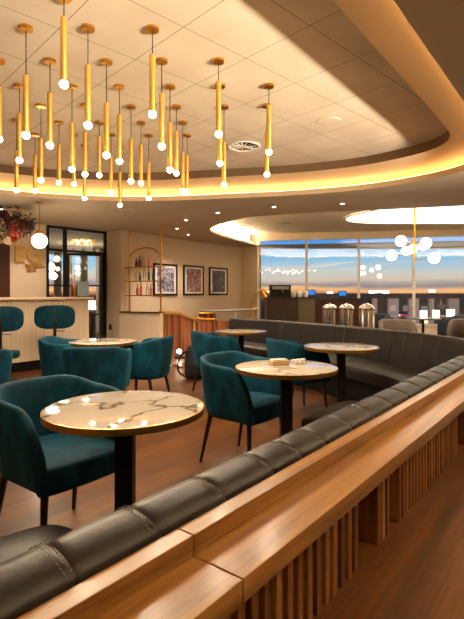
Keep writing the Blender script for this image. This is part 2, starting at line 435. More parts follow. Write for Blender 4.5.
for k,(px,py) in enumerate(((372,292),(379,291.6),(386,292.2),(432,291),(268,292.4),(330,293))):
    c = at(px,py,90)
    t = thing('floodlight_mast', ('%s floodlight mast on the airfield horizon'%('first from the left','third from the left','fourth from the left','fifth from the left','last on the right','second from the left')[[4,5,0,1,2,3].index(k)] if 0 else 'white floodlight on a mast on the airfield horizon'), 'floodlight', (c.x,c.y,-4), 0, 'airfield floodlights')
    bm = new(); tube(bm, [(0,0,0),(0,0,c.z+4)], .12, 6); obj('mast', bm, m_black, t)
    bm = new(); box(bm, (0,0,c.z+4), (1.1,.2,.45)); obj('lamp_head', bm, m_flood, t)

# ------------------------------------------------------------------ near slatted screen with rail and ledge
zr, zl, zlb, zc = .80, .762, .718, .53
S0, S1 = -.7, 3.75
scn = thing('slatted_wooden_screen', 'long golden oak screen with flat rail, ledge and vertical slats in the foreground', 'wooden screen')
for a, b in ((S0,.6375),(.6405,S1)):
    bm = new(); sbox(bm, a, b, -.634, -.592, zl, zr); obj('top_rail', bm, m_rail, scn, bevel=.0015)
    bm = new(); sbox(bm, a, b, -.634, -.4766, zlb, zl-.0006); obj('ledge', bm, m_rail, scn, bevel=.0015)
bm = new(); sbox(bm, S0, S1, -.60, -.565, zc+.001, zlb-.0005); obj('backing_board', bm, m_darkboard, scn)
s = .02; k = 0
gaps = ((1.19,1.295),(1.39,1.485),(2.26,2.40),(2.50,2.58),(3.2,3.3))
while s < S1-.05:
    if not any(a-.012 < s < b-.004 for a, b in gaps):
        bm = new(); sbox(bm, s, s+.021, -.5645, -.490, zc+.001, zlb-.0005)
        obj('slat', bm, m_slat[random.choice((0,0,1,2))], scn, bevel=.001)
    s += .0415 if s < 1.25 else .036
bm = new(); sbox(bm, -1.6, 3.9, -.62, .75, zc-.045, zc)
props(obj('wooden_counter', bm, m_counter, bevel=.003), 'wide brown walnut surface with long grain at the bottom right below the slats', 'counter')
bm = new(); sbox(bm, -1.5, 3.8, .1, .3, 0, zc-.0455)
sup = obj('base_cabinet', bm, m_darkboard); props(sup, 'dark base carrying the brown walnut surface', 'cabinet')
bm = new(); sbox(bm, S0, S1, -.63, -.57, 0, zc-.046); obj('lower_panel', bm, m_darkboard, scn)

# ------------------------------------------------------------------ near banquette
prof = [(-.640,.70),(-.636,.797),(-.645,.812),(-.675,.824),(-.705,.831),(-.730,.830),(-.754,.815),(-.768,.78),(-.79,.68),(-.815,.56),(-.83,.45),(-.70,.44)]
def cushion(name, pos, s0, s1, prof, m, parent, puff=.012, ns=12, crease=.014, cap_in=.5):
    """pos(s,p,z)->Vector; an upholstered panel between two seams"""
    bm = new(); n = len(prof); rings = []
    cx = sum(p for p,_ in prof)/n; cz = sum(z for _,z in prof)/n
    for i in range(ns+1):
        # denser near the seams
        u = i/ns; u2 = .5-.5*math.cos(PI*u)
        s = s0+(s1-s0)*u2
        e = min(u2,1-u2)*(s1-s0)
        d = crease*max(0,1-e/.012)**2 - puff*math.sin(PI*u2)*.5
        ring = []
        for j,(p,z) in enumerate(prof):
            r = Vector((p-cx,z-cz)); ln = r.length; r = r*(1-d/ln)
            ring.append(bm.verts.new(pos(s, cx+r.x, cz+r.y)))
        rings.append(ring)
    for a, b in zip(rings, rings[1:]):
        for j in range(n): bm.faces.new((a[j],a[(j+1)%n],b[(j+1)%n],b[j]))
    bm.faces.new(rings[0]); bm.faces.new(rings[-1][::-1])
    return obj(name, bm, m, parent, smooth=True, sharp=50)
nb_ = thing('banquette_bench', 'grey-brown leather bench with stitched padded back running behind the foreground rail', 'bench')
seams = [-.65,-.42,-.2,.03,.23,.428,.603,.797,.99,1.18,1.274]
seams = [-.6,-.39,-.18,.03,.23,.428,.603,.797,.99,1.13,1.274,1.469,1.663,1.86,2.06,2.26,2.46,2.66,2.86,3.06,3.26,3.46]
for a, b in zip(seams, seams[1:]):
    c = cushion('back_cushion', W, a, b, prof, m_leather, nb_, crease=.0045, puff=.003)
    bm = new()
    for e in ((b-.010),(b-.022)) if b < 1.7 else ((b-.011),):
        q = prof[2:9]
        for (p0,z0),(p1,z1) in zip(q, q[1:]):
            ln = math.hypot(p1-p0,z1-z0); m_ = max(1,int(ln/.009))
            for k in range(m_):
                f0, f1 = (k+.15)/m_, (k+.75)/m_
                o_ = .0035
                nx, nz_ = -(z1-z0)/ln, (p1-p0)/ln
                if nz_ < 0 and p0 > -.75: nx, nz_ = -nx, -nz_
                if p0 <= -.75 and nx > 0: nx, nz_ = -nx, -nz_
                A = W(e, p0+(p1-p0)*f0+nx*o_, z0+(z1-z0)*f0+nz_*o_); B = W(e, p0+(p1-p0)*f1+nx*o_, z0+(z1-z0)*f1+nz_*o_)
                tube(bm, [A,B], .0011, 5)
    obj('stitching', bm, m_stitch, c)
def pad(name, s0, s1, p0, p1, z0, z1, m, parent, r=.08):
    bm = new(); a, b = abs(s1-s0)/2, abs(p1-p0)/2; cs, cp = (s0+s1)/2, (p0+p1)/2
    e = .28
    ol_ = superellipse(1,1,e,40)
    for (k,z) in ((.0,0),): pass
    rings = []
    for ins, z in ((.03,z0),(0,z0+.03),(0,z1-.035),(.012,z1-.014),(.045,z1-.002),(.12,z1+.002)):
        rings.append([bm.verts.new(W(cs+x*(a-ins), cp+y*(b-ins), z)) for x, y in ol_])
    for q, w_ in zip(rings, rings[1:]):
        for j in range(40): bm.faces.new((q[j],q[(j+1)%40],w_[(j+1)%40],w_[j]))
    bm.faces.new(rings[0][::-1]); bm.faces.new(rings[-1])
    return obj(name, bm, m, parent, smooth=True, sharp=60)
pad('seat', -.6, .90, -1.52, -.84, .30, .485, m_leather, nb_)
pad('seat', 2.60, 3.35, -1.53, -.84, .30, .455, m_leather, nb_)
bm = new(); sbox(bm, -.55, .80, -1.3, -.70, 0, .30); sbox(bm, 2.7, 3.3, -1.4, -.70, 0, .30); sbox(bm, .8, 2.7, -.80, -.70, 0, .44); obj('plinth', bm, m_black, nb_)

# ------------------------------------------------------------------ far curved banquette
path = catmull([(-.02,8.52),(.87,7.35),(1.42,6.55),(1.80,5.75),(2.12,4.95),(2.22,4.35),(2.08,3.8)], 24)
path = [Vector((p.x,p.y)) for p in path]
cum = [0]
for a, b in zip(path, path[1:]): cum.append(cum[-1]+(b-a).length)
TOT = cum[-1]
def fpos(s, p, z):
    s = max(0, min(TOT-1e-6, s))
    i = next(i for i in range(len(cum)-1) if cum[i+1] > s)
    f = (s-cum[i])/(cum[i+1]-cum[i]); q = path[i].lerp(path[i+1], f)
    t0 = (path[min(i+1,len(path)-1)]-path[max(i-1,0)]).normalized(); t1 = (path[min(i+2,len(path)-1)]-path[i]).normalized()
    t = t0.lerp(t1, f).normalized(); n = Vector((t.y,-t.x))
    return Vector((q.x+n.x*p, q.y+n.y*p, z))     # +p towards the room
fb = thing('curved_banquette_bench', 'long charcoal leather bench with tall curved back below the windows', 'bench')
fprof = [(-.06,.30),(-.06,.79),(-.045,.815),(-.01,.822),(.02,.81),(.035,.78),(.07,.62),(.11,.44),(.11,.30)]
major = [0,1.42,2.75,3.85,TOT]
s = 0; step = []
for a, b in zip(major, major[1:]):
    n = max(1, round((b-a)/.235))
    for k in range(n): step.append((a+(b-a)*k/n, a+(b-a)*(k+1)/n, k == n-1))
for a, b, mj in step:
    cushion('back_cushion', fpos, a, b-(.006 if mj else 0), fprof, m_leather_dark, fb, puff=.002, crease=.020 if mj else .003, ns=10)
sprof = [(.10,.30),(.10,.43),(.2,.452),(.55,.452),(.64,.43),(.66,.38),(.64,.30)]
for a, b in ((.02,1.42),(1.425,2.9),(2.905,TOT-.1)):
    cushion('seat', fpos, a, b, sprof, m_leather_dark, fb, puff=.008, crease=.012, ns=20)
bm = new()
R = [[bm.verts.new(fpos(TOT*i/40,p,z)) for p,z in ((-.04,0),(-.04,.30),(.56,.30),(.56,0))] for i in range(41)]
for a, b in zip(R,R[1:]):
    for j in range(4): bm.faces.new((a[j],a[(j+1)%4],b[(j+1)%4],b[j]))
bm.faces.new(R[0]); bm.faces.new(R[-1][::-1]); obj('plinth', bm, m_black, fb)
# oak shelf behind the bench
bm = new()
R = [[bm.verts.new(fpos(TOT*i/40,p,z)) for p,z in ((-.075,.70),(-.075,.745),(-.44,.745),(-.44,.70))] for i in range(13,41)]
for a, b in zip(R,R[1:]):
    for j in range(4): bm.faces.new((a[j],a[(j+1)%4],b[(j+1)%4],b[j]))
bm.faces.new(R[0]); bm.faces.new(R[-1][::-1])
sh = thing('oak_shelf', 'narrow pale oak shelf running behind the curved leather bench', 'shelf'); obj('shelf_board', bm, m_rail, sh)
bm = new()
R = [[bm.verts.new(fpos(TOT*i/40,p,z)) for p,z in ((-.075,0),(-.075,.699),(-.40,.699),(-.40,0))] for i in range(13,41)]
for a, b in zip(R,R[1:]):
    for j in range(4): bm.faces.new((a[j],a[(j+1)%4],b[(j+1)%4],b[j]))
bm.faces.new(R[0]); bm.faces.new(R[-1][::-1]); obj('panel', bm, m_darkwood, sh)

# ------------------------------------------------------------------ tub chairs
def make_chair(label):
    t = thing('tub_chair', label, 'chair', group='teal velvet tub chairs')
    # plan path, front of one arm round the back to the other
    pts = []
    a = .30; yf = .25; yb = -.31; yc = -.06
    for k in range(7): pts.append((a, yf+(yc-yf)*k/7))
    nn_ = 20
    for k in range(nn_+1):
        th = PI*k/nn_
        c, s_ = math.cos(th), math.sin(th); e = .82
        pts.append((a*abs(c)**e*(1 if c>=0 else -1), yc+(yb-yc)*abs(s_)**e))
    for k in range(1,8): pts.append((-a, yc+(yf-yc)*k/7))
    n = len(pts); P = [Vector(p) for p in pts]
    bm = new(); rings = []
    zb = .355
    for i, p in enumerate(P):
        tt = (P[min(i+1,n-1)]-P[max(i-1,0)]).normalized(); nr = Vector((-tt.y,tt.x))
        if nr.dot(p-Vector((0,-.02))) < 0: nr = -nr
        # rim height
        y = p.y
        if y < -.14: zr_ = .752+.038*min(1,(-.14-y)/.13)**.8
        else:
            u = (y+.14)/(yf+.14); zr_ = .752-.02*u-.22*max(0,(u-.52)/.48)**2.8
        ring = []
        for off, z in ((-.01,zb),(.0,zb+.02),(.006,zb+(zr_-zb)*.45),(.008,zr_-.035),(.002,zr_-.010),(-.018,zr_),(-.036,zr_-.006),(-.050,zr_-.03),(-.055,zb+(zr_-zb)*.5),(-.055,zb)):
            kf = (z-zb)/.43
            sc_ = .86+.14*max(0,min(1,kf))
            q = Vector((p.x*sc_, p.y*(sc_ if p.y < 0 else 1.0)))+nr*off
            ring.append(bm.verts.new((q.x,q.y,z)))
        rings.append(ring)
    m_ = len(rings[0])
    for r0, r1 in zip(rings, rings[1:]):
        for j in range(m_): bm.faces.new((r0[j],r0[(j+1)%m_],r1[(j+1)%m_],r1[j]))
    bm.faces.new(rings[0]); bm.faces.new(rings[-1][::-1])
    sh_ = obj('shell', bm, m_teal, t, smooth=True, subsurf=1)
    # seat
    out_ = [(x*.80, y*.84 if y < 0 else y) for x, y in pts]
    out_ = [(.262,.22)]+[(x,y) for x,y in out_ if y < .19]+[(-.262,.22)]
    front = [(-.25,.245),(-.2,.258),(-.1,.268),(0,.271),(.1,.268),(.2,.258),(.25,.245)]
    poly = out_+front
    cx, cy = 0, -.02
    bm = new(); rings = []
    for k, z in ((.95,.35),(.985,.362),(1,.38),(1,.44),(.985,.462),(.93,.474),(.6,.482)):
        rings.append([bm.verts.new((cx+(x-cx)*k, cy+(y-cy)*k, z)) for x, y in poly])
    m_ = len(poly)
    for r0, r1 in zip(rings, rings[1:]):
        for j in range(m_): bm.faces.new((r0[j],r0[(j+1)%m_],r1[(j+1)%m_],r1[j]))
    bm.faces.new(rings[0][::-1]); bm.faces.new(rings[-1])
    obj('seat', bm, m_teal_seat, t, smooth=True, sharp=50)
    for sx in (-1,1):
        for y0, y1 in ((.19,.215),(-.16,-.235)):
            bm = new(); tube(bm, [(sx*.205,y0,.365),(sx*.235,y1,.0)], .019, 10, .011); obj('leg', bm, m_leg, t, smooth=True, sharp=60)
    return t
def ang(fx, fy): return math.atan2(fy,fx)-PI/2
first = make_chair('large teal velvet tub chair beside the nearest marble table, close to the camera')
CH = [(-.875,2.38,.80,-.60,None),
      (.095,3.50,.787,-.617,'teal velvet tub chair at the middle marble table, dark legs on open floor'),
      (.69,4.90,.93,.36,'teal velvet tub chair seen behind the middle table and left of the far right table'),
      (-.20,5.85,.93,.36,'teal velvet tub chair with its back turned, before the table near the wood-panelled stair'),
      (-1.25,4.33,-.08,1,'teal velvet tub chair with its back to the camera at the left round table'),
      (-.97,5.12,-.95,.25,'teal velvet tub chair on the right side of the left round table, facing left'),
      (-1.73,4.98,.97,.1,'teal velvet tub chair on the left side of the left round table, partly hidden'),
      (-2.24,4.02,-.6,.8,'teal velvet tub chair cut by the left picture edge below the bar stool')]
for x, y, fx, fy, lab in CH:
    if lab is None: first.location = (x,y,0); first.rotation_euler = (0,0,ang(fx,fy))
    else: dup(first, (x,y,0), ang(fx,fy), lab)

# ------------------------------------------------------------------ tables
def make_table(label, r=.348):
    t = thing('bistro_table', label, 'table', group='round marble tables')
    bm = new(); lathe(bm, [(r-.004,.738),(r-.004,.7505),(r-.01,.7515)], seg=72); obj('marble_top', bm, m_marble, t, smooth=True, sharp=40)
    bm = new(); lathe(bm, [(r-.03,.722),(r,.722),(r+.001,.7495),(r-.0035,.7505),(r-.0035,.737),(r-.03,.737)], seg=72, cap=False); obj('brass_edge', bm, m_gold_edge, t, smooth=True, sharp=40)
    bm = new(); lathe(bm, [(r-.008,.722),(r-.008,.7375)], seg=48); box(bm, (0,0,.715), (.3,.3,.014)); obj('under_plate', bm, m_black, t)
    bm = new(); box(bm, (0,0,.365), (.078,.078,.70)); obj('column', bm, m_black, t, bevel=.003)
    bm = new(); box(bm, (0,0,.008), (.34,.34,.014)); obj('base_plate', bm, m_black, t, bevel=.003)
    return t
tb = make_table('largest, nearest round marble table with gold edge and dark column')
tb.location = (-.474,2.065,0)
for x, y, rz, lab in ((.372,3.2,1.63,'round marble table in the centre with a small pale block on it'),
                      (1.045,4.46,3.05,'round marble table in front of the curved leather bench, window light on its top'),
                      (.12,6.3,.1,'farthest round marble table, before the bench end near the wood-panelled stair'),
                      (-1.36,4.93,3.2,'round marble table on the left, ringed by three teal chairs')):
    dup(tb, (x,y,0), rz, lab)
cb = thing('napkin_holder', 'small pale wooden napkin block on the central marble table', 'napkin holder', (.33,3.27,.7515), .3)
m_pale = mat('pale_wood', srgb(196,160,112), .5)
bm = new(); box(bm, (0,0,.016), (.13,.075,.030)); obj('tray', bm, m_pale, cb, bevel=.003)
bm = new(); box(bm, (0,0,.036), (.11,.06,.012)); obj('napkins', bm, m_white, cb, bevel=.002)
for k in range(3):
    bm = new(); lathe(bm, [(.014,0),(.018,.012),(.019,.03),(.017,.034)], seg=14)
    props(obj('tealight_cup', bm, m_white, smooth=True, sharp=50), ('left','middle','right')[k]+' of the three tiny white cups on the central marble table', 'cup', 'tiny cups on the central table').location = (.44+k*.035,3.30+.02*k,.7516)
bm = new(); lathe(bm, [(.022,0),(.024,.004),(.02,.05),(.012,.075),(.013,.085)], seg=16)
props(obj('bud_vase', bm, m_clear, smooth=True), 'small clear glass vase on the left round marble table', 'vase').location = (-1.39,4.86,.7516)

# ------------------------------------------------------------------ pendants
PEN = [ [(64,-4,84)],
 [(26,27,135),(88,27,125),(152.5,28,114)],
 [(-1,60,139),(50,60,145),(106.5,61,155),(161.8,60,146),(218.6,60,134)],
 [(19.5,85,160),(72,86,169),(119.5,86,161),(170,86,169.5),(220,85,163),(268.9,85,152)],
 [(41,105,180),(85,105,174),(131,106,181),(176.3,106,173),(224,106,184.5),(267,105,174)],
 [(16.5,120,190),(59,122,182.5),(99.3,122,175),(141,122,183),(182.8,122,190.5)],
 [(35,134,190.5),(74,134,184),(111,134,192),(148.7,135,198),(187,135,191)],
 [(84.5,145,198),(120,146,205)] ]
ordn = ['first','second','third','fourth','fifth','sixth','seventh']
rown = ['nearest row of ceiling caps','second nearest row of ceiling caps','third nearest row of ceiling caps','fourth nearest row of ceiling caps','fifth nearest row of ceiling caps','sixth nearest row of ceiling caps','seventh nearest row of ceiling caps','farthest row of ceiling caps']
bmC = new(); lathe(bmC, [(.042,-.022),(.046,-.018),(.046,-.001),(.044,0)], seg=24)
c_o = obj('ceiling_cap', bmC, m_brass, smooth=True, sharp=40)
bmT = new(); lathe(bmT, [(.019,0),(.021,.004),(.021,.385),(.016,.39)], seg=20)
t_o = obj('brass_tube', bmT, m_brass_tube, smooth=True, sharp=40)
bmB = new(); ball(bmB, (0,0,-.014), .026, 3); b_o = obj('bulb', bmB, m_bulb, smooth=True)
firstp = True
for ri, row in enumerate(PEN):
    for ci, (px, py, pb) in enumerate(row):
        Y = F*(H2-EYE)/(HOR-py); X = (px-232)/F*Y
        zb_ = EYE+(HOR-pb)/F*Y + .012
        lab = 'slim brass tube pendant lamp, %s from left in the %s' % (ordn[ci], rown[ri]) if len(row) > 1 else 'slim brass tube pendant lamp nearest the camera, its cord running out of the top'
        t = thing('pendant_lamp', lab, 'pendant lamp', (X,Y,H2), 0, 'brass tube pendants')
        if firstp: parts = (c_o,t_o,b_o); firstp = False
        else:
            parts = tuple(o.copy() for o in (c_o,t_o,b_o))
            for o in parts: COL.objects.link(o)
        for o in parts: o.parent = t
        parts[1].location = (0,0,zb_-H2); parts[2].location = (0,0,zb_-H2)
        bm = new(); tube(bm, [(0,0,-.02),(0,0,zb_+.389-H2)], .0035, 6); obj('cord', bm, m_cord, t)
        lt = bpy.data.lights.new('pendant_light','SPOT'); lt.energy = 8.5; lt.color = (1,.80,.56); lt.shadow_soft_size = .025; lt.spot_size = 2.9; lt.spot_blend = .5
        lo = bpy.data.objects.new('pendant_light', lt); COL.objects.link(lo); lo.location = (X,Y,zb_-.045)

# ceiling fittings
def disc(name, label, cat, px, py, z, r, m, group=None, th=.012):
    c = on2(px,py,z); bm = new(); lathe(bm, [(r,-th),(r,0)], seg=32)
    o = obj(name, bm, m); o.location = (c.x,c.y,z); return props(o, label, cat, group)
def on2(px, py, z):
    Y = F*(z-EYE)/(HOR-py); return Vector(((px-232)/F*Y, Y, z))
c = on2(244,146,H2)
vt = thing('round_air_diffuser', 'round white air diffuser with dark swirl blades in the tiled ceiling', 'air vent', (c.x,c.y,H2))
bm = new(); lathe(bm, [(.205,-.004),(.20,-.016),(.165,-.012),(.165,-.002)], seg=48, cap=False); obj('rim', bm, m_white, vt, smooth=True)
bm = new(); lathe(bm, [(.166,-.003),(.166,-.001)], seg=40); obj('dark_core', bm, m_black, vt)
for k in range(14):
    a = 2*PI*k/14; bm = new(); M3 = Matrix.Rotation(a,3,'Z')
    box(bm, M3@Vector((.10,0,-.008)), (.125,.018,.004), M=M3@Matrix.Rotation(.35,3,'X')); obj('blade', bm, m_white, vt)
bm = new(); lathe(bm, [(.035,-.012),(.035,-.004)], seg=20); obj('hub', bm, m_white, vt)
disc('ceiling_speaker', 'flat round cream speaker grille in the tiled ceiling', 'speaker', 328.5,121.5,H2,.125,m_tile,th=.006)
m_whitefit = mat('white_fitting', srgb(225,205,175), .5)
DL = [(274,206.8),(342.5,203.5),(217.7,212.6),(186,220),(177,228.5),(188,234.6),(2,209)]
dn = ['fourth from the left on the dark soffit edge, left of the window recess tip','rightmost one on the soffit above the windows','above the tip of the window recess','above the pictures, upper left of the cluster','above the first picture','lowest of the cluster above the pictures','at the far left above the flowers']
dn = ['second from the right, on the soffit in front of the windows','rightmost, on the soffit in front of the windows','directly over the rounded tip of the window recess','topmost of the three above the pictures','leftmost of the three above the pictures','lowest of the three above the pictures','at the far left above the flowers']
for (px,py), d_ in zip(DL, dn):
    c = on2(px,py,H1)
    t = thing('ceiling_downlight', 'small round glowing downlight '+d_, 'downlight', (c.x,c.y,H1), 0, 'recessed downlights')
    bm = new(); lathe(bm, [(.045,-.004),(.045,0)], seg=20); obj('rim', bm, m_whitefit, t)
    bm = new(); lathe(bm, [(.030,-.0065),(.030,-.0045)], seg=20); obj('lens', bm, m_down, t)
for px, py, d_ in ((122,211,'nearer slot vent in the soffit, left of centre'),(140,226,'farther slot vent in the soffit above the brass shelf')):
    c = on2(px,py,H1); t = thing('slot_vent', 'long pale '+d_, 'air vent', (c.x,c.y,H1), 0.1)
    bm = new(); box(bm, (0,0,-.004), (.34,.12,.008)); obj('frame', bm, m_whitefit, t)
    bm = new(); box(bm, (0,0,-.0095), (.3,.03,.003)); obj('slot', bm, m_black, t)
for px, py, d_ in ((285,223,'right'),(245,225,'left')):
    disc('recess_air_vent', d_+' one of the two flat round vents in the window recess', 'air vent', px, py, H2, .16, m_soffit, th=.008)
def spot(x,y,z,e,col=(1,.80,.58),size=1.9,rad=.06,blend=.6):
    lt = bpy.data.lights.new('spot_and_fill_beam','SPOT'); lt.energy = e; lt.color = col; lt.spot_size = size; lt.spot_blend = blend; lt.shadow_soft_size = rad
    o = bpy.data.objects.new('spot_and_fill_beam', lt); COL.objects.link(o); o.location = (x,y,z); return o
for (px,py) in DL:
    c = on2(px,py,H1); spot(c.x,c.y,H1-.02,75)
for s_, p_ in ((2.6,-1.6),):  # fill spot added over the table side, no fitting here
    c = W(s_,p_,H1-.02); spot(c.x,c.y,c.z,48)

# globe pendant by the bar
g = Vector(((39.5-232)/F*7.35,7.35,0)); gz = EYE+(HOR-241)/F*7.35
t = thing('globe_pendant', 'glowing white globe pendant with brass cap hanging before the bar', 'pendant lamp', (g.x,g.y,H1))
bm = new(); lathe(bm, [(.055,-.025),(.055,0)], seg=24); obj('ceiling_cap', bm, m_brass, t)
bm = new(); tube(bm, [(0,0,-.02),(0,0,gz-H1+.17)], .004, 6); obj('cord', bm, m_cord, t)
bm = new(); ball(bm, (0,0,gz-H1), .12, 3, (1,1,.97)); obj('globe', bm, m_globe, t, smooth=True)
bm = new(); lathe(bm, [(.055,gz-H1+.115),(.055,gz-H1+.16),(.03,gz-H1+.17)], seg=24); obj('brass_cap', bm, m_brass, t)
lt = bpy.data.lights.new('globe_light','POINT'); lt.energy = 12; lt.color = (1,.8,.55); lt.shadow_soft_size = .1
lo = bpy.data.objects.new('globe_light', lt); COL.objects.link(lo); lo.location = (g.x,g.y,gz-.25)

# chandelier
YC = 9.0
t = thing('globe_chandelier', 'brass chandelier with a cluster of glowing white globes in front of the windows', 'chandelier', ((414.6-232)/F*YC,YC,H2))
X0 = t.location.x
bm = new(); lathe(bm, [(.07,-.03),(.07,0)], seg=24); obj('ceiling_cap', bm, m_brass, t)
zlow = EYE+(HOR-261)/F*YC-H2
bm = new(); tube(bm, [(0,0,-.02),(0,0,zlow)], .017, 10); obj('stem', bm, m_brass, t)
for (px,py,dy,r) in ((401,241,-.15,.105),(426,243,.1,.105),(391.5,255.5,.25,.105),(434,258,-.2,.105),(406,251,-.3,.08),(413,249,.2,.09),(423,246,.35,.085)):
    c = at(px,py,YC+dy); c = Vector((c.x-X0, dy, c.z-H2))
    bm = new(); ball(bm, c, r, 3); obj('globe', bm, m_globe, t, smooth=True)
    bm = new(); tube(bm, [(0,0,c.z-.02),c], .007, 6); obj('arm', bm, m_brass, t)

# ------------------------------------------------------------------ bar
bd = Vector((.60,.80)); B0 = Vector((-5.2,5.03)); B1 = Vector((-2.61,8.48)); bn = Vector((-.80,.60))
bar = thing('bar_counter', 'long bar counter with fluted cream front and pale stone top', 'bar counter')
bm = new(); prism(bm, [B0,B1,B1+bn*.6,B0+bn*.6], .16, 1.155); obj('body', bm, m_cream, bar)
bm = new(); nfl = 62
for k in range(nfl):
    c = B0+(B1-B0)*((k+.5)/nfl)
    c2 = c+bn*.024; lathe(bm, [(.036,.16),(.036,1.15)], (c2.x,c2.y,0), 8)
obj('fluting', bm, m_cream, bar, smooth=True, sharp=50)
bm = new(); prism(bm, [B0+bn*.05,B1+bn*.05-bd*.03,B1+bn*.55-bd*.03,B0+bn*.55], 0, .16); obj('plinth', bm, m_black, bar)
bm = new(); prism(bm, [B0-bn*.09,B1-bn*.09+bd*.04,B1+bn*.68+bd*.04,B0-bn*-.68], 1.155, 1.195); obj('stone_top', bm, m_stone, bar, bevel=.004)
def make_stool(label):
    t = thing('bar_stool', label, 'bar stool', group='teal bar stools')
    bm = new(); n = 36; P = superellipse(.29,.178,.6,n)
    def cv(x,z,y): return (x, y+.55*x*x, z+.905)
    rings = []
    for k, y in ((.90,-.245),(.985,-.235),(1.0,-.215),(.985,-.195),(.90,-.185)):
        rings.append([bm.verts.new(cv(x*k, z*k, y)) for x, z in P])
    for a, b in zip(rings,rings[1:]):
        for j in range(n): bm.faces.new((a[j],a[(j+1)%n],b[(j+1)%n],b[j]))
    for R_, y in ((rings[0],-.250),(rings[-1],-.180)):
        cvx = [bm.verts.new(cv(x*.45,z*.45,y)) for x,z in P]
        for j in range(n): bm.faces.new((R_[j],R_[(j+1)%n],cvx[(j+1)%n],cvx[j]))
        bm.faces.new(cvx)
    bk = obj('backrest', bm, m_teal, t, smooth=True)
    bm = new(); tube(bm, [(0,-.256,.75),(0,-.258,.9),(0,-.252,1.06)], .004, 6); obj('seam', bm, m_cord, bk)
    bm = new(); box(bm, (0,-.265,.585), (.045,.02,.55)); box(bm, (0,-.13,.335), (.045,.28,.02)); obj('back_bracket', bm, m_black, t)
    bm = new(); tube(bm, [(.02,-.25,.70),(.14,-.26,.69)], .006, 6); obj('lever', bm, m_black, t)
    bm = new(); S_ = superellipse(.23,.21,.7,32); rings = []
    for k, z in ((.94,.345),(1,.365),(1,.41),(.95,.43),(.6,.438)): rings.append([bm.verts.new((x*k,y*k,z)) for x,y in S_])
    for a, b in zip(rings,rings[1:]):
        for j in range(32): bm.faces.new((a[j],a[(j+1)%32],b[(j+1)%32],b[j]))
    bm.faces.new(rings[0][::-1]); bm.faces.new(rings[-1]); obj('seat', bm, m_teal, t, smooth=True, sharp=50)
    bm = new(); lathe(bm, [(.028,.02),(.028,.34)], seg=16); obj('post', bm, m_black, t)
    bm = new(); lathe(bm, [(.21,0),(.21,.012),(.05,.02)], seg=32); obj('base', bm, m_black, t)
    return t
st = make_stool('teal bar stool with oval back, right one at the bar, fully in view')
f = Vector((-.35,.94)); st.location = (-2.73,7.17,0); st.rotation_euler = (0,0,ang(f.x,f.y))
dup(st, (-3.26,6.60,0), ang(f.x,f.y), 'teal bar stool with oval back at the left picture edge')
# back of bar
bm = new(); q0, q1 = GA-gd*.77, GA-gd*3.4; off = Vector((gd.y,-gd.x))*.03
prism(bm, [q0+off,q1+off,q1,q0], 0, 2.26); props(obj('wood_wall_panel', bm, m_darkwood), 'dark brown wood wall panel at the left edge behind the bar', 'wall panel')
def on_wall(px, py, a, d, out=.0):
    u = (px-232)/F; t_ = (u*a.y-a.x)/(d.x-u*d.y); p = a+d*t_
    return Vector((p.x+d.y*out, p.y-d.x*out, EYE-(py-HOR)/F*p.y)), t_
wang = math.atan2(gd.y,gd.x)
# gold sign: letters
sg = thing('gold_wall_sign', 'shiny gold letters on the beige wall behind the bar', 'sign')
def letter(ch, px, py_bottom, size, nm):
    cu = bpy.data.curves.new('tmp','FONT'); cu.body = ch; cu.size = size; cu.extrude = .015; cu.offset = .012
    to = bpy.data.objects.new('tmp', cu); COL.objects.link(to)
    bpy.context.view_layer.update()
    me = bpy.data.meshes.new_from_object(to.evaluated_get(bpy.context.evaluated_depsgraph_get()))
    bpy.data.objects.remove(to); me.materials.clear(); me.materials.append(m_brass_tube)
    o = bpy.data.objects.new(nm, me); COL.objects.link(o)
    c, _ = on_wall(px, py_bottom, GA, gd, .035)
    o.matrix_world = Matrix.Translation(c) @ Matrix.Rotation(wang,4,'Z') @ Matrix.Rotation(PI/2,4,'X')
    o.parent = sg
letter('E', 13.5, 261, .44, 'letter'); letter('G', 25.5, 261.5, .46, 'letter')
for a_, b_, y_ in ((25,44,266),(26,31,270),(32,35,270)):
    c0,_ = on_wall(a_, y_, GA, gd, .02); c1,_ = on_wall(b_, y_, GA, gd, .02)
    bm = new(); box(bm, (c0+c1)/2, ((c1-c0).length,.02,.05), wang); obj('gold_bar', bm, m_brass, sg)
# hanging flowers
fl = thing('hanging_flower_display', 'hanging cluster of pink, red and white flowers at the left edge above the bar', 'flowers', (-4.0,7.9,2.15))
m_fol = mat('foliage', srgb(62,44,28), .7); fm = [mat('bloom_%d'%i, srgb(*c), .7) for i, c in enumerate(((150,34,26),(190,84,66),(224,208,180),(110,24,34),(208,168,110),(84,24,40)))]
def fpt(px,py,Y): return at(px,py,Y)-Vector((-4.0,7.9,2.15))
bm = new()
for k in range(900):
    u = random.random(); px = -14+48*u; py = 226+random.gauss(0,8)*(1-.7*max(0,u-.55)/.45)
    c = fpt(px,py,7.75+random.uniform(-.3,.25)); d_ = Vector((random.gauss(0,1),random.gauss(0,1),random.gauss(0,1))).normalized()
    e_ = d_.cross(Vector((.3,.5,.8))).normalized()
    l_ = random.uniform(.03,.07); vs = [bm.verts.new(c+x) for x in (-d_*l_, e_*l_*.35, d_*l_, -e_*l_*.35)]; bm.faces.new(vs)
props(obj('foliage', bm, m_fol, fl), kind='stuff')
bm = new(); tube(bm, [fpt(-14,229,7.9),fpt(28,226,7.9)], .012, 6); tube(bm, [fpt(-2,228,7.9), (fpt(-2,228,7.9).x,0,H1-2.15)], .004, 6); tube(bm, [fpt(20,228,7.9), (fpt(20,228,7.9).x,0,H1-2.15)], .004, 6); obj('branch', bm, m_fol, fl)
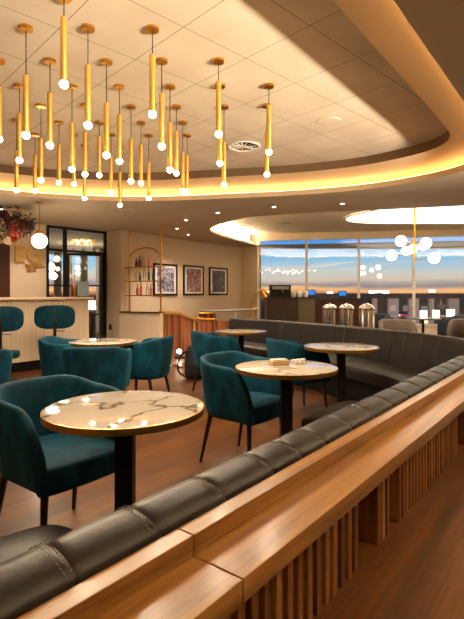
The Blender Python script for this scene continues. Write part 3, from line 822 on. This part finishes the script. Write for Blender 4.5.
def bloom(c, r, m):
    bm = new()
    for ly, (n_, tilt, rr) in enumerate(((9,.25,1.0),(7,.75,.75),(5,1.15,.5))):
        for k in range(n_):
            a = 2*PI*k/n_+ly*.4
            M4 = Matrix.Translation(c) @ Matrix.Rotation(PI/2+random.uniform(-.05,.05),4,'X') @ Matrix.Rotation(a,4,'Z') @ Matrix.Rotation(-tilt,4,'Y') @ Matrix.Translation((r*rr*.55,0,0)) @ Matrix.Diagonal((r*rr*.5,r*rr*.34,r*.07,1))
            bmesh.ops.create_icosphere(bm, subdivisions=1, radius=1, matrix=M4)
    obj('bloom', bm, m, fl, smooth=True)
for px,py,r,i in ((17,229,.15,1),(10,226,.10,0),(21,224,.09,0),(3,224,.10,2),(-3,230,.12,2),(5,233,.09,2),(8,220,.09,3),(14,237,.10,0),(1,238,.10,4),(7,240,.08,2),(-4,219,.11,2),(4,214,.08,5),(23,231,.08,3),(-8,226,.12,4),(12,232,.08,1),(-6,240,.12,2),(26,226,.05,0),(10,243,.05,4)):
    bloom(fpt(px,py,7.62+random.uniform(-.06,.06)), r, fm[i])
# items on bar
bu = (Vector((-2.95,8.35)))
bcols = [mat('bottle_%d'%i, srgb(*c), .15) for i, c in enumerate(((120,40,20),(180,120,40),(40,60,40),(190,180,160),(150,60,30)))]
for k, px in enumerate((72.0,74.5,77,79.5,82)):
    u = (px-232)/F; Yb = 8.66+.07*(k%2); r = .028; h_ = (.34,.4,.3,.36,.28)[k]
    bm = new(); lathe(bm, [(r,0),(r,h_*.55),(r*.35,h_*.72),(r*.35,h_)], seg=12)
    o = obj('bottle', bm, bcols[k], smooth=True, sharp=50); o.location = (u*Yb, Yb, 1.1955)
    props(o, ['reddish brown','amber','dark green','pale clear','orange brown'][k]+' bottle standing on the end of the bar', 'bottle', 'bottles on the bar')
mb = thing('menu_board', 'pale blue-grey board standing on the right end of the bar', 'board', (-2.72,8.50,1.1955), .45)
m_bluegrey = mat('blue_grey', srgb(128,150,158), .5)
bm = new(); box(bm, (0,0,.145), (.2,.012,.28)); obj('panel', bm, m_bluegrey, mb)
bm = new(); box(bm, (0,.02,.006), (.2,.09,.012)); obj('foot', bm, m_black, mb)

# ------------------------------------------------------------------ black framed glass partition
gl_ = (GB-GA).length
gp = thing('window_9', None, None, (GA.x,GA.y,0), wang); gp['kind'] = 'structure'
# x positions along wall from pixels
def gx(px): return on_wall(px,300,GA,gd)[1]
bm = new(); v1 = gx(65)
def gbar(x0,x1,z0,z1,th=.06): box(bm, ((x0+x1)/2,0,(z0+z1)/2), (x1-x0,th,z1-z0))
gbar(0,gl_,H1-.05,H1); gbar(0,.05,0,H1); gbar(gl_-.05,gl_,0,H1); gbar(v1-.035,v1+.035,0,H1); gbar(0,gl_,2.17,2.22)
gbar(0,v1,1.42,1.45); gbar(gl_-.16,gl_-.05,0,2.2); 
obj('window_frame', bm, m_black, gp)
bm = new(); box(bm, (gl_/2,.01,H1/2), (gl_-.1,.01,H1-.1)); obj('glass_pane', bm, m_clear, gp)
dr = thing('door_1', None, None, (GA.x+gd.x*(v1+.05),GA.y+gd.y*(v1+.05),0), wang-.5); dr['kind'] = 'structure'
bm = new(); dl = .75
for x0,x1,z0,z1 in ((0,.05,0,2.15),(dl-.05,dl,0,2.15),(0,dl,2.1,2.15),(0,dl,0,.1),(.05,dl-.05,1.42,1.45),(.05,dl-.05,.78,.81)):
    box(bm, ((x0+x1)/2,-.01,(z0+z1)/2), (x1-x0,.04,z1-z0))
obj('door_frame', bm, m_black, dr)
bm = new(); tube(bm, [(dl-.09,-.06,.9),(dl-.09,-.06,1.3)], .012, 8); obj('door_handle', bm, m_brass, dr)
# room beyond the glass: low wall, columns, lamp, chandelier
gn = Vector((-gd.y,gd.x))
def beyond(px, Y): return Vector(((px-232)/F*Y, Y))
a, b = beyond(20,15.5), beyond(125,16.3)
wall('wall_beyond', a, b, 0, 1.2, m_cab, .1)
wall('trim_6', a, b, 2.62, 2.72, m_wall, .1)
for k, px in enumerate((58,70,84,98)):
    p = beyond(px,15.2); bm = new(); box(bm, (p.x,p.y,1.36), (.10 if k%2 else .2,.12,2.71)); struct('trim_%d'%(7+k), bm, m_frame_al if k%2 else m_cab2)
p = beyond(82,12.6)
t = thing('brass_chandelier', 'glowing amber brass chandelier seen through the black-framed glass door', 'chandelier', (p.x,p.y,H1))
cz = EYE+(HOR-243)/F*12.6-H1+.15
bm = new(); tube(bm, [(0,0,0),(0,0,cz)], .012, 8); obj('stem', bm, m_brass, t)
for k in range(10):
    a = 2*PI*k/10; bm = new(); lathe(bm, [(.018,-.16),(.018,.0)], (.33*math.cos(a),.33*math.sin(a),cz), 8); obj('brass_tube', bm, m_brass, t)
bm = new(); lathe(bm, [(.345,0),(.345,.02),(.32,.02),(.32,0)], (0,0,cz), 40, cap=False); box(bm,(0,0,cz+.01),(.66,.015,.015)); box(bm,(0,0,cz+.01),(.015,.66,.015)); obj('ring', bm, m_brass, t)
m_amber = mat('amber_bulb', (1,.6,.2,1), .5, emit=(1,.55,.15,1), es=14)
for k in range(5):
    a = 2*PI*k/5; bm = new(); ball(bm, (.2*math.cos(a),.2*math.sin(a),cz-.1), .035, 2); obj('bulb', bm, m_amber, t, smooth=True)
for k,(px,py,r) in enumerate(((57.5,259,.11),(58,269,.07),(52,266,.15),(50,276,.12),(59,279,.06))):
    pass
t = None
p = beyond(54,12.2)
t = thing('globe_cluster_lamp', 'cluster of white glowing globes behind the left pane of the black-framed glass', 'lamp', (p.x,p.y,0))
bm = new(); tube(bm, [(0,0,0),(0,0,2.1)], .014, 8); lathe(bm, [(.15,0),(.15,.02)], seg=20); obj('stem', bm, m_brass, t)
for px,py,r in ((57.5,259,.075),(58.5,269,.05),(51.5,267,.11),(54,276,.10),(49,275,.09)):
    c = at(px,py,12.2); bm = new(); ball(bm, (c.x-p.x,-.04,c.z), r, 2); obj('globe', bm, m_globe, t, smooth=True)
p = beyond(92,13.5); 
t = thing('small_lamp', 'small white glowing lamp low behind the glass door', 'lamp', (p.x,p.y,.0))
bm = new(); lathe(bm, [(.1,0),(.1,.75)], seg=16); obj('stand', bm, m_cab, t)
bm = new(); lathe(bm, [(.11,.80),(.09,1.06)], seg=20); obj('lamp_shade', bm, m_globe, t, smooth=True, sharp=50)
bm = new(); tube(bm, [(0,0,.75),(0,0,.81)], .02, 8); obj('neck', bm, m_brass, t)

# socket on return wall
c, _ = on_wall(110.5, 327, GB, Vector(((PW0-GB).normalized())), .0)
rw = (PW0-GB).normalized(); c, _ = on_wall(110.5,327,GB,rw,.006)
bm = new(); box(bm, c, (.085,.012,.13), math.atan2(rw.y,rw.x)); props(obj('wall_socket', bm, m_cab), 'dark socket plate low on the wall beside the black-framed glass', 'socket')

# ------------------------------------------------------------------ pictures
pd = (PW1-PW0).normalized(); pang = math.atan2(pd.y,pd.x)
def art(i, cols):
    m = mat('art_print_%d'%i, (1,1,1,1), .3, coat=.4)
    v = mapping(m, 0, (1,1,1), (i*3.1,0,i*1.7)); a = noise(m, v, 5.5, 6, .7, 1.2)
    vo = N(m,'ShaderNodeTexVoronoi'); vo.inputs['Scale'].default_value = 13; L(m, v, vo.inputs['Vector'])
    f = math_(m,'ADD', math_(m,'MULTIPLY', a, .8), math_(m,'MULTIPLY', vo.outputs[0], .25))
    n = len(cols); L(m, ramp(m, f, [(.28+.5*k/(n-1), srgb(*c)) for k, c in enumerate(cols)]), base(m)); return m
arts = [art(0,[(30,40,90),(90,100,150),(225,220,225),(110,110,160),(70,60,110),(230,225,230),(130,130,170)]),
        art(1,[(34,30,48),(84,84,124),(150,140,170),(196,104,66),(110,90,120),(225,215,215),(60,50,80),(150,140,160)]),
        art(2,[(20,20,24),(70,70,86),(130,130,140),(50,48,58),(190,190,196),(30,30,34)])]
for i,(x0,x1,y0,y1,lab) in enumerate(((152.8,176.6,263.8,295.5,'framed pale blue abstract print, leftmost of three, behind the brass shelf'),
        (182.8,203.1,265.6,295.3,'framed blue and orange abstract print, middle of three on the beige wall'),
        (208.6,226.9,267.6,295.2,'framed dark grey abstract print, rightmost of three on the beige wall'))):
    c0,_ = on_wall(x0,(y0+y1)/2,PW0,pd,.02); c1,_ = on_wall(x1,(y0+y1)/2,PW0,pd,.02)
    mid = (c0+c1)/2; wdt = (c1-c0).length; Ym = mid.y; ht = (y1-y0)/F*Ym; zc_ = EYE+(HOR-(y0+y1)/2)/F*Ym
    t = thing('framed_picture', lab, 'picture', (mid.x,mid.y,zc_), pang, 'framed pictures on the beige wall')
    bm = new(); fw = .045
    for cx,cz_,sx,sz in ((0,ht/2-fw/2,wdt,fw),(0,-ht/2+fw/2,wdt,fw),(wdt/2-fw/2,0,fw,ht-2*fw),(-wdt/2+fw/2,0,fw,ht-2*fw)): box(bm, (cx,0,cz_), (sx,.03,sz))
    obj('frame', bm, m_black, t)
    bm = new(); box(bm, (0,.004,0), (wdt-.06,.012,ht-.06)); obj('mount', bm, m_mat, t)
    bm = new(); box(bm, (0,-.004,0), (wdt*.70,.006,ht*.76)); obj('print', bm, arts[i], t)

# ------------------------------------------------------------------ brass shelf, half wall, stair balustrade
A_ = at(129.5,311,10.66); B_ = at(160.8,311,10.22)
hw0 = Vector((PW0.x,PW0.y)); hw1 = Vector((B_.x+.02,B_.y-.02)); hd = (hw1-hw0).normalized(); hn = Vector((-hd.y,hd.x))
bm = new(); prism(bm, [hw0-hn*.06,hw1-hn*.06,hw1+hn*.06,hw0+hn*.06], 0, .83); struct('wall_half', bm, m_wall)
bm = new(); prism(bm, [hw0-hn*.08,hw1-hn*.08,hw1+hn*.08,hw0+hn*.08], .83, .855); struct('trim_11', bm, m_darkwood)
bs = thing('brass_arch_shelf', 'tall brass arch shelf with three shelves fixed from half wall to ceiling', 'shelf', (A_.x,A_.y,.8555), math.atan2((B_-A_).y,(B_-A_).x))
bw = (Vector((B_.x,B_.y))-Vector((A_.x,A_.y))).length; zt = H1-.8555
for x in (0,bw):
    bm = new(); lathe(bm, [(.02,.0),(.02,zt)], (x,0,0), 14); lathe(bm, [(.045,0),(.045,.012)], (x,0,0), 18); lathe(bm, [(.045,zt-.012),(.045,zt)], (x,0,0), 18); obj('post', bm, m_brass, bs)
bm = new(); za = EYE+(HOR-257)/F*10.4-.8555
tube(bm, [(bw/2-bw/2*math.cos(PI*k/20), 0, za+.27*math.sin(PI*k/20)-.06) for k in range(21)], .017, 8); obj('arch', bm, m_brass, bs, smooth=True)
SH = []
for y in (267,281.3,295.6):
    z_ = EYE+(HOR-y)/F*10.4-.8555; SH.append(z_)
    bm = new(); box(bm, (bw/2,0,z_), (bw+.1,.19,.02)); obj('shelf_board', bm, m_brass, bs)
# bottles / glasses on the shelf
bcl = [('clear glass',m_clear),('pink',mat('pink_glass',srgb(200,110,90),.2)),('blue-grey',mat('blue_glass',srgb(90,110,130),.2)),('dark red',mat('red_glass',srgb(110,30,24),.2))]
Mw = Matrix.Translation(bs.location) @ Matrix.Rotation(bs.rotation_euler[2],4,'Z')
rows = [('top shelf',[(.22,3),(.32,3),(.42,0),(.62,1)]),('middle shelf',[(.2,0),(.33,2),(.46,0),(.6,2),(.74,0)]),('bottom shelf',[(.25,1),(.36,1),(.55,0),(.66,1)])]
pos_n = ['leftmost','second from left','third from left','fourth from left','fifth from left']
for (nm, items), z_ in zip(rows, SH):
    for k,(x,ci) in enumerate(items):
        h_ = .2+.05*((k*7+ci)%3); r = .032
        bm = new(); lathe(bm, [(r,0),(r,h_*.55),(r*.4,h_*.7),(r*.4,h_)], seg=12)
        o = obj('bottle', bm, bcl[ci][1], smooth=True, sharp=50); o.location = Mw @ Vector((x*bw*1.05,0,z_+.0105))
        props(o, '%s bottle, %s on the %s of the brass arch shelf' % (bcl[ci][0], pos_n[k], nm), 'bottle', 'bottles on the brass shelf')
# balustrade
bl = thing('stair_balustrade', 'reddish slatted wood stair balustrade with brass handrail beside the half wall', 'balustrade')
Yb = 10.3
def panel(px0,px1,yt0,yt1,Y0,Y1,m,name,zb0=0,zb1=0,th=.07):
    a, b = at(px0,yt0,Y0), at(px1,yt1,Y1); bm = new()
    n = Vector((0,th,0))
    vs = [bm.verts.new(v) for v in (Vector((a.x,a.y,zb0)),Vector((b.x,b.y,zb1)),b,a,Vector((a.x,a.y,zb0))+n,Vector((b.x,b.y,zb1))+n,b+n,a+n)]
    for f in ((0,1,2,3),(5,4,7,6),(0,4,5,1),(3,2,6,7),(0,3,7,4),(1,5,6,2)): bm.faces.new([vs[i] for i in f])
    return obj(name, bm, m, bl)
panel(166,179,314,314.6,Yb,Yb,m_redwood,'wood_panel'); panel(179,193.5,314.6,320,Yb,Yb-.02,m_redwood,'wood_panel')
panel(195.5,236,321,321,Yb-.04,Yb-.06,m_redwood,'wood_panel'); panel(199,215.5,314,314,Yb+.9,Yb+.9,m_redwood,'wood_panel')
bm = new(); tube(bm, [at(158.2,312,Yb-.02),at(179,313,Yb-.02),at(194,318.6,Yb-.05),at(215,319.4,Yb-.07)], .022, 8); obj('handrail', bm, m_brass, bl)
for px, yt in ((158.4,312),(164.6,312.4),(194.5,318.6)):
    a = at(px,yt,Yb-.03); bm = new(); box(bm, (a.x,a.y,a.z/2), (.05,.05,a.z)); obj('post', bm, m_brass, bl)
bm = new(); tube(bm, [at(199,313.2,Yb+.88),at(215.5,313.2,Yb+.88)], .022, 8); obj('rail_cap', bm, m_brass, bl)
# steel rail
sr = thing('steel_handrail', 'grey steel handrail with white post at the far end below the pictures', 'handrail')
a, b = at(200,311.4,12.6), at(258,309.6,12.2)
bm = new(); tube(bm, [a,b], .035, 8); obj('rail', bm, m_steel, sr)
for px in (203,235.5,256):
    c = at(px,310.5,12.4 if px > 210 else 12.58); bm = new(); box(bm, (c.x,c.y,c.z/2), (.04,.04,c.z)); obj('post', bm, m_white if px == 235.5 else m_steel, sr)
# floor spotlight and reflector
c = on(179.5,358,0)
fs = thing('floor_uplight', 'bright round uplight standing on the floor before the wood balustrade', 'floor light', (c.x,c.y,0))
bm = new(); lathe(bm, [(.10,0),(.10,.03),(.05,.05)], seg=24); obj('base', bm, m_black, fs)
bm = new(); M3 = Matrix.Rotation(1.1,3,'X'); lathe(bm, [(.03,-.05),(.055,.04),(.052,.045)], (0,0,.11), 20, M3); obj('lamp_head', bm, m_black, fs)
bm = new(); lathe(bm, [(.045,.046),(.045,.052)], (0,0,.11), 20, M3)
obj('lens', bm, mat('spot_lens',(1,1,1,1),.5,emit=(1,.85,.6,1),es=14), fs)
lo = spot(c.x,c.y-.08,.17,9,size=2.2); lo.rotation_euler = (1.1,0,0)
c = on(182,366,0)
bm = new(); lathe(bm, [(.17,0),(.19,.012),(.17,.016)], (c.x,c.y,0), 32); props(obj('round_tray', bm, m_chrome, smooth=True, sharp=40), 'shiny round metal plate lying on the floor below the uplight', 'plate')
c = on(168,366,0); bm = new(); box(bm, (c.x,c.y,.004), (.2,.14,.006), .3); props(obj('paper_sheet', bm, m_white), 'white paper sheet lying on the floor left of the uplight', 'paper')
# backpack
c = on(195,378,0)
bp = thing('backpack', 'black backpack with loose strap on the floor behind the teal chairs', 'bag', (c.x,c.y,0), .3)
m_bag = mat('bag_fabric', srgb(22,20,20), .8)
bm = new(); rings = []
for k, z in ((.85,0),(1,.05),(1.02,.2),(.95,.36),(.75,.45),(.45,.49)):
    rings.append([bm.verts.new((x*k,y*k+.03*z,z)) for x,y in superellipse(.15,.11,.7,24)])
for q, w_ in zip(rings,rings[1:]):
    for j in range(24): bm.faces.new((q[j],q[(j+1)%24],w_[(j+1)%24],w_[j]))
bm.faces.new(rings[0][::-1]); bm.faces.new(rings[-1]); obj('body', bm, m_bag, bp, smooth=True)
bm = new(); box(bm, (0,-.13,.15), (.2,.05,.2)); obj('pocket', bm, m_bag, bp, bevel=.02)
bm = new(); tube(bm, catmull([(-.1,-.06,.42),(-.2,-.09,.38),(-.27,-.1,.25),(-.26,-.1,.12),(-.17,-.08,.04)],6), .014, 6); obj('strap', bm, m_bag, bp, smooth=True)
bm = new(); tube(bm, catmull([(-.05,0,.47),(0,0,.55),(.05,0,.47)],6), .01, 6); obj('handle', bm, m_bag, bp, smooth=True)
# ------------------------------------------------------------------ by the windows
YK = 11.6
def cab(px0,px1,yt,Y,d,m,parent,name):
    a, b = at(px0,yt,Y), at(px1,yt,Y); bm = new(); box(bm, ((a.x+b.x)/2,Y+d/2,a.z/2), (b.x-a.x,d,a.z)); return obj(name, bm, m, parent, bevel=.004)
k1 = thing('sideboard', 'dark sideboard with an olive end panel standing before the windows', 'cabinet')
cab(266.6,284.8,298.2,YK,.6,m_cab,k1,'door'); cab(285,298,298.2,YK,.6,m_cab,k1,'door'); cab(298.2,315,298.2,YK,.6,m_cab2,k1,'side_panel')
a, b = at(266,297.8,YK), at(315.5,297.8,YK); bm = new(); box(bm, ((a.x+b.x)/2,YK+.3,a.z), (b.x-a.x,.66,.025)); obj('top', bm, m_cab, k1)
k2 = thing('service_counter', 'low dark counter to the right of the olive panelled sideboard', 'counter')
a, b = at(316.2,299.5,12.2), at(362,299.5,12.2); bm = new(); box(bm, ((a.x+b.x)/2,12.4,a.z/2), (b.x-a.x,.5,a.z)); obj('body', bm, m_darkwood, k2)
bm = new(); box(bm, ((a.x+b.x)/2,12.4,a.z+.02), (b.x-a.x+.02,.56,.03)); obj('top', bm, m_cab, k2)
ztop = at(266,297.8,YK).z+.0126
c0 = at(269.5,290,YK+.3); c1 = at(290,290,YK+.3)
mcn = thing('coffee_machine', 'black boxy coffee machine on top of the dark sideboard', 'coffee machine', ((c0.x+c1.x)/2,YK+.3,ztop))
wm = c1.x-c0.x
bm = new(); box(bm, (0,0,.155), (wm,.4,.31)); obj('body', bm, m_black, mcn, bevel=.012)
bm = new(); box(bm, (0,-.205,.24), (wm*.8,.01,.08)); obj('front_panel', bm, m_steel, mcn)
bm = new(); tube(bm, [(.05,-.2,.18),(.05,-.26,.18),(.05,-.26,.13)], .015, 8); obj('spout', bm, m_steel, mcn)
for k, px in enumerate((293.5,299.5,305.5)):
    c = at(px,293,YK+.2); bm = new(); lathe(bm, [(.045,0),(.065,.03),(.068,.13),(.060,.15)], seg=18)
    o = obj('white_cup_stack', bm, m_white, smooth=True, sharp=50); o.location = (c.x,c.y,ztop)
    props(o, ('left','middle','right')[k]+' one of three white cup stacks on the olive end of the sideboard', 'cups', 'white cup stacks on the sideboard')
# brass task lamp
c = at(250,318,10.4)
tl = thing('brass_floor_lamp', 'brass floor lamp with cone shade and curved arm left of the dark sideboard', 'floor lamp', (c.x,c.y,0))
def q(px,py): v = at(px,py,10.4); return (v.x-c.x,0,v.z)
bm = new(); tube(bm, catmull([(0,0,.02),(0,0,.5),q(250,318),q(251,306),q(254,298),q(258,292.5),q(261,290.5)],6), .012, 8); obj('arm', bm, m_brass, tl, smooth=True)
bm = new(); M3 = Matrix.Rotation(-.5,3,'Y'); lathe(bm, [(.13,-.15),(.02,.06)], q(262.5,291), 24, M3, cap=False); obj('lamp_shade', bm, m_brass, tl, smooth=True)
bm = new(); lathe(bm, [(.14,0),(.14,.02)], seg=24); obj('base', bm, m_brass, tl)
# urns on the shelf behind the bench
for k, px in enumerate((329.5,346.5,366.5)):
    Yu = (7.05,6.75,6.45)[k]
    c = at(px,310,Yu)
    hh = (HOR-303.5)/F*Yu+EYE-.7455
    t = thing('drinks_urn', ('left','middle','right')[k]+' of three shiny chrome and glass drinks urns behind the curved bench', 'urn', (c.x,c.y,.7455), 0, 'drinks urns behind the bench')
    r = .105
    bm = new(); lathe(bm, [(r*.95,.0),(r*.95,.02),(r*.8,.03)], seg=24); obj('base', bm, m_chrome, t)
    bm = new(); lathe(bm, [(r*.82,.03),(r*.86,hh-.09)], seg=24); obj('cylinder', bm, m_chrome, t, smooth=True, sharp=50)
    bm = new(); lathe(bm, [(r*.96,hh-.09),(r*1.05,hh-.07),(r*1.0,hh-.05),(r*.6,hh-.015),(r*.2,hh-.005),(r*.2,hh+.01)], seg=24); obj('lid', bm, m_chrome, t, smooth=True, sharp=60)
    for j in range(4):
        a = PI/4+j*PI/2; bm = new(); box(bm, (r*1.02*math.cos(a),r*1.02*math.sin(a),hh/2-.03), (.016,.016,hh-.09)); obj('upright', bm, m_brass if 0 else m_chrome, t)
# lounge tables and chairs near the windows
m_greyfab = mat('grey_fabric', srgb(98,84,76), .8); m_bluefab = mat('navy_fabric', srgb(36,46,62), .8)
def armchair(x,y,rz,m,label):
    t = thing('lounge_armchair', label, 'armchair', (x,y,0), rz, 'armchairs by the windows')
    bm = new(); P = []
    for k in range(17): th = PI*k/16; P.append((.3*math.cos(th),-.28*math.sin(th)))
    P = [(.3,.25)]+P+[(-.3,.25)]; rings = []
    for i,(x_,y_) in enumerate(P):
        v = Vector((x_,y_)); n_ = Vector((x_,min(y_,0))).normalized(); h_ = .80-.18*max(0,(y_+.1)/.35)
        rings.append([bm.verts.new((v.x+n_.x*o_,v.y+n_.y*o_,z_)) for o_,z_ in ((0,.2),(.01,h_-.03),(-.03,h_),(-.07,h_-.03),(-.07,.2))])
    for a, b in zip(rings,rings[1:]):
        for j in range(5): bm.faces.new((a[j],a[(j+1)%5],b[(j+1)%5],b[j]))
    bm.faces.new(rings[0]); bm.faces.new(rings[-1][::-1]); obj('shell', bm, m, t, smooth=True)
    bm = new(); box(bm, (0,.0,.36), (.44,.46,.16)); obj('seat', bm, m, t, bevel=.03)
    for sx in (-1,1):
        for sy in (-1,1): bm = new(); tube(bm, [(sx*.2,sy*.18,.28),(sx*.22,sy*.2,0)], .015, 6); obj('leg', bm, m_leg, t)
p = beyond(400,8.0); armchair(p.x,8.0+.15,2.9,m_greyfab,'grey-brown rounded armchair behind the oak shelf, under the chandelier')
p = beyond(452,10.2); armchair(p.x,10.2,1.0,m_bluefab,'dark navy rounded armchair farther back near the right window')
p = beyond(463,8.2); armchair(p.x+.1,8.25,2.6,m_greyfab,'grey-brown rounded armchair cut off at the right picture edge')
p = beyond(378,10.6); armchair(p.x,10.7,2.0,m_bluefab,'dark navy rounded armchair to the left of the lounge tables')
m_ttop = mat('grey_table', srgb(120,116,112), .3)
for k,(px,Y) in enumerate(((423,10.9),(450,11.8),(392,11.8))):
    p = beyond(px,Y); t = thing('lounge_table', ('middle','right','left')[k]+' low grey lounge table by the windows', 'table', (p.x,p.y,0), 0, 'lounge tables by the windows')
    bm = new(); lathe(bm, [(.4,.66),(.4,.69)], seg=32); obj('tabletop', bm, m_ttop, t)
    bm = new(); lathe(bm, [(.03,0.02),(.03,.66)], seg=12); obj('column', bm, m_black, t)
    bm = new(); lathe(bm, [(.22,0),(.22,.02)], seg=24); obj('base', bm, m_black, t)
m_card = mat('lit_card', (1,1,1,1), .5, emit=(1,.86,.66,1), es=.9)  # white table cards, their glow set in the material
for px,py,Y,nm in ((423.5,313.5,10.75,'left'),(436,313.5,11.0,'middle'),(450.5,314.5,11.5,'right')):
    p = at(px,py,Y); zt_ = .6905 
    bm = new(); box(bm, (p.x,p.y,zt_+.09), (.16 if nm!='right' else .2,.06,.18)); 
    props(obj('lit_table_card', bm, m_card, bevel=.01), nm+' small glowing white card on the lounge tables', 'lantern', 'lit table cards by the windows')
t = props(obj('table_flowers', (lambda bm: (ball(bm,(0,0,.03),.03,2),ball(bm,(.06,0,.035),.03,2),ball(bm,(-.06,0,.03),.028,2),bm)[-1])(new()), mat('magenta',srgb(210,60,130),.6), smooth=True), 'small bunch of pink flowers lying on the left lounge table', 'flowers')
p = beyond(404,11.4); t.location = (p.x,p.y,.69)
for px,py,Y,nm in ((455,332,5.2,'left'),(464,331,5.0,'right')):
    pass
c = fpos(TOT-.75,-.22,0); 
for nm, s_ in (('left',TOT-.80),('right',TOT-.45)):
    c = fpos(s_,-.20,0); bm = new(); box(bm, (0,0,.055), (.10,.10,.11))
    o = obj('cube_lantern', bm, m_card if 0 else mat('lantern_'+nm,(1,1,1,1),.5,emit=(1,.86,.62,1),es=2.2), bevel=.01); o.location = (c.x,c.y,.7455)
    props(o, nm+' glowing white cube lantern on the oak shelf at the right end', 'lantern', 'cube lanterns on the oak shelf')
# self-service screens beyond
for px,py,nm in ((311.5,292.5,'left'),(342.5,293.5,'right')):
    c = at(px,py,12.6 if nm=='left' else 12.78)
    zb_ = (at(316.2,299.5,12.2).z+.0355)
    t = thing('display_screen', nm+' small blue lit display screen on the counters by the windows', 'screen', (c.x,c.y,0))
    bm = new(); box(bm, (0,0,c.z), (.22,.02,.15)); obj('casing', bm, m_black, t)
    bm = new(); box(bm, (0,-.012,c.z), (.19,.004,.12)); obj('panel', bm, m_blue, t)
    bm = new(); tube(bm, [(0,.03,0.0),(0,.03,c.z)], .015, 8); obj('stand', bm, m_black, t)

# ------------------------------------------------------------------ lights added around the room
def area_l(loc, rot, sx, sy, e, col):
    lt = bpy.data.lights.new('added_uplight','AREA'); lt.shape = 'RECTANGLE'; lt.size = sx; lt.size_y = sy; lt.energy = e; lt.color = col
    o = bpy.data.objects.new('added_uplight', lt); COL.objects.link(o); o.location = loc; o.rotation_euler = rot; return o
bm = new(); sbox(bm, -3, 7.5, -.38, -.30, 2.556, H1+.03); struct('trim_12', bm, m_soffit)  # unseen beam, added to shade the soffit and cut the light on the tiles
c = W(2.2, 2.35, 1.557)                       # long uplight without fixture, added to light the tiles up to a shadow edge
o = area_l(c, (0,0,0), 7.5, .05, 165, (1,.84,.62)); o.data.spread = math.radians(54)
o.rotation_euler = (-BN*math.cos(.5)+Vector((0,0,math.sin(.5)))).to_track_quat('-Z','Y').to_euler()
o.rotation_euler = (Matrix.Rotation(BA,3,'Z') @ Matrix.Rotation(PI/2+.5,3,'X')).to_euler()
for x,y,e in ((-3.6,9.0,60),(-4.6,7.4,60),(-1.5,9.3,70),(-5.5,3.5,60),(2.6,7.8,60),(.5,8.0,60)):  # fill spots without fittings, added to brighten walls and floor
    if e: spot(x,y,H1-.02,e)
p = beyond(80,13.5); lt = bpy.data.lights.new('beyond_light','POINT'); lt.energy = 25; lt.color = (1,.8,.55); lt.shadow_soft_size = .1
o = bpy.data.objects.new('beyond_light', lt); COL.objects.link(o); o.location = (p.x,p.y,2.2)
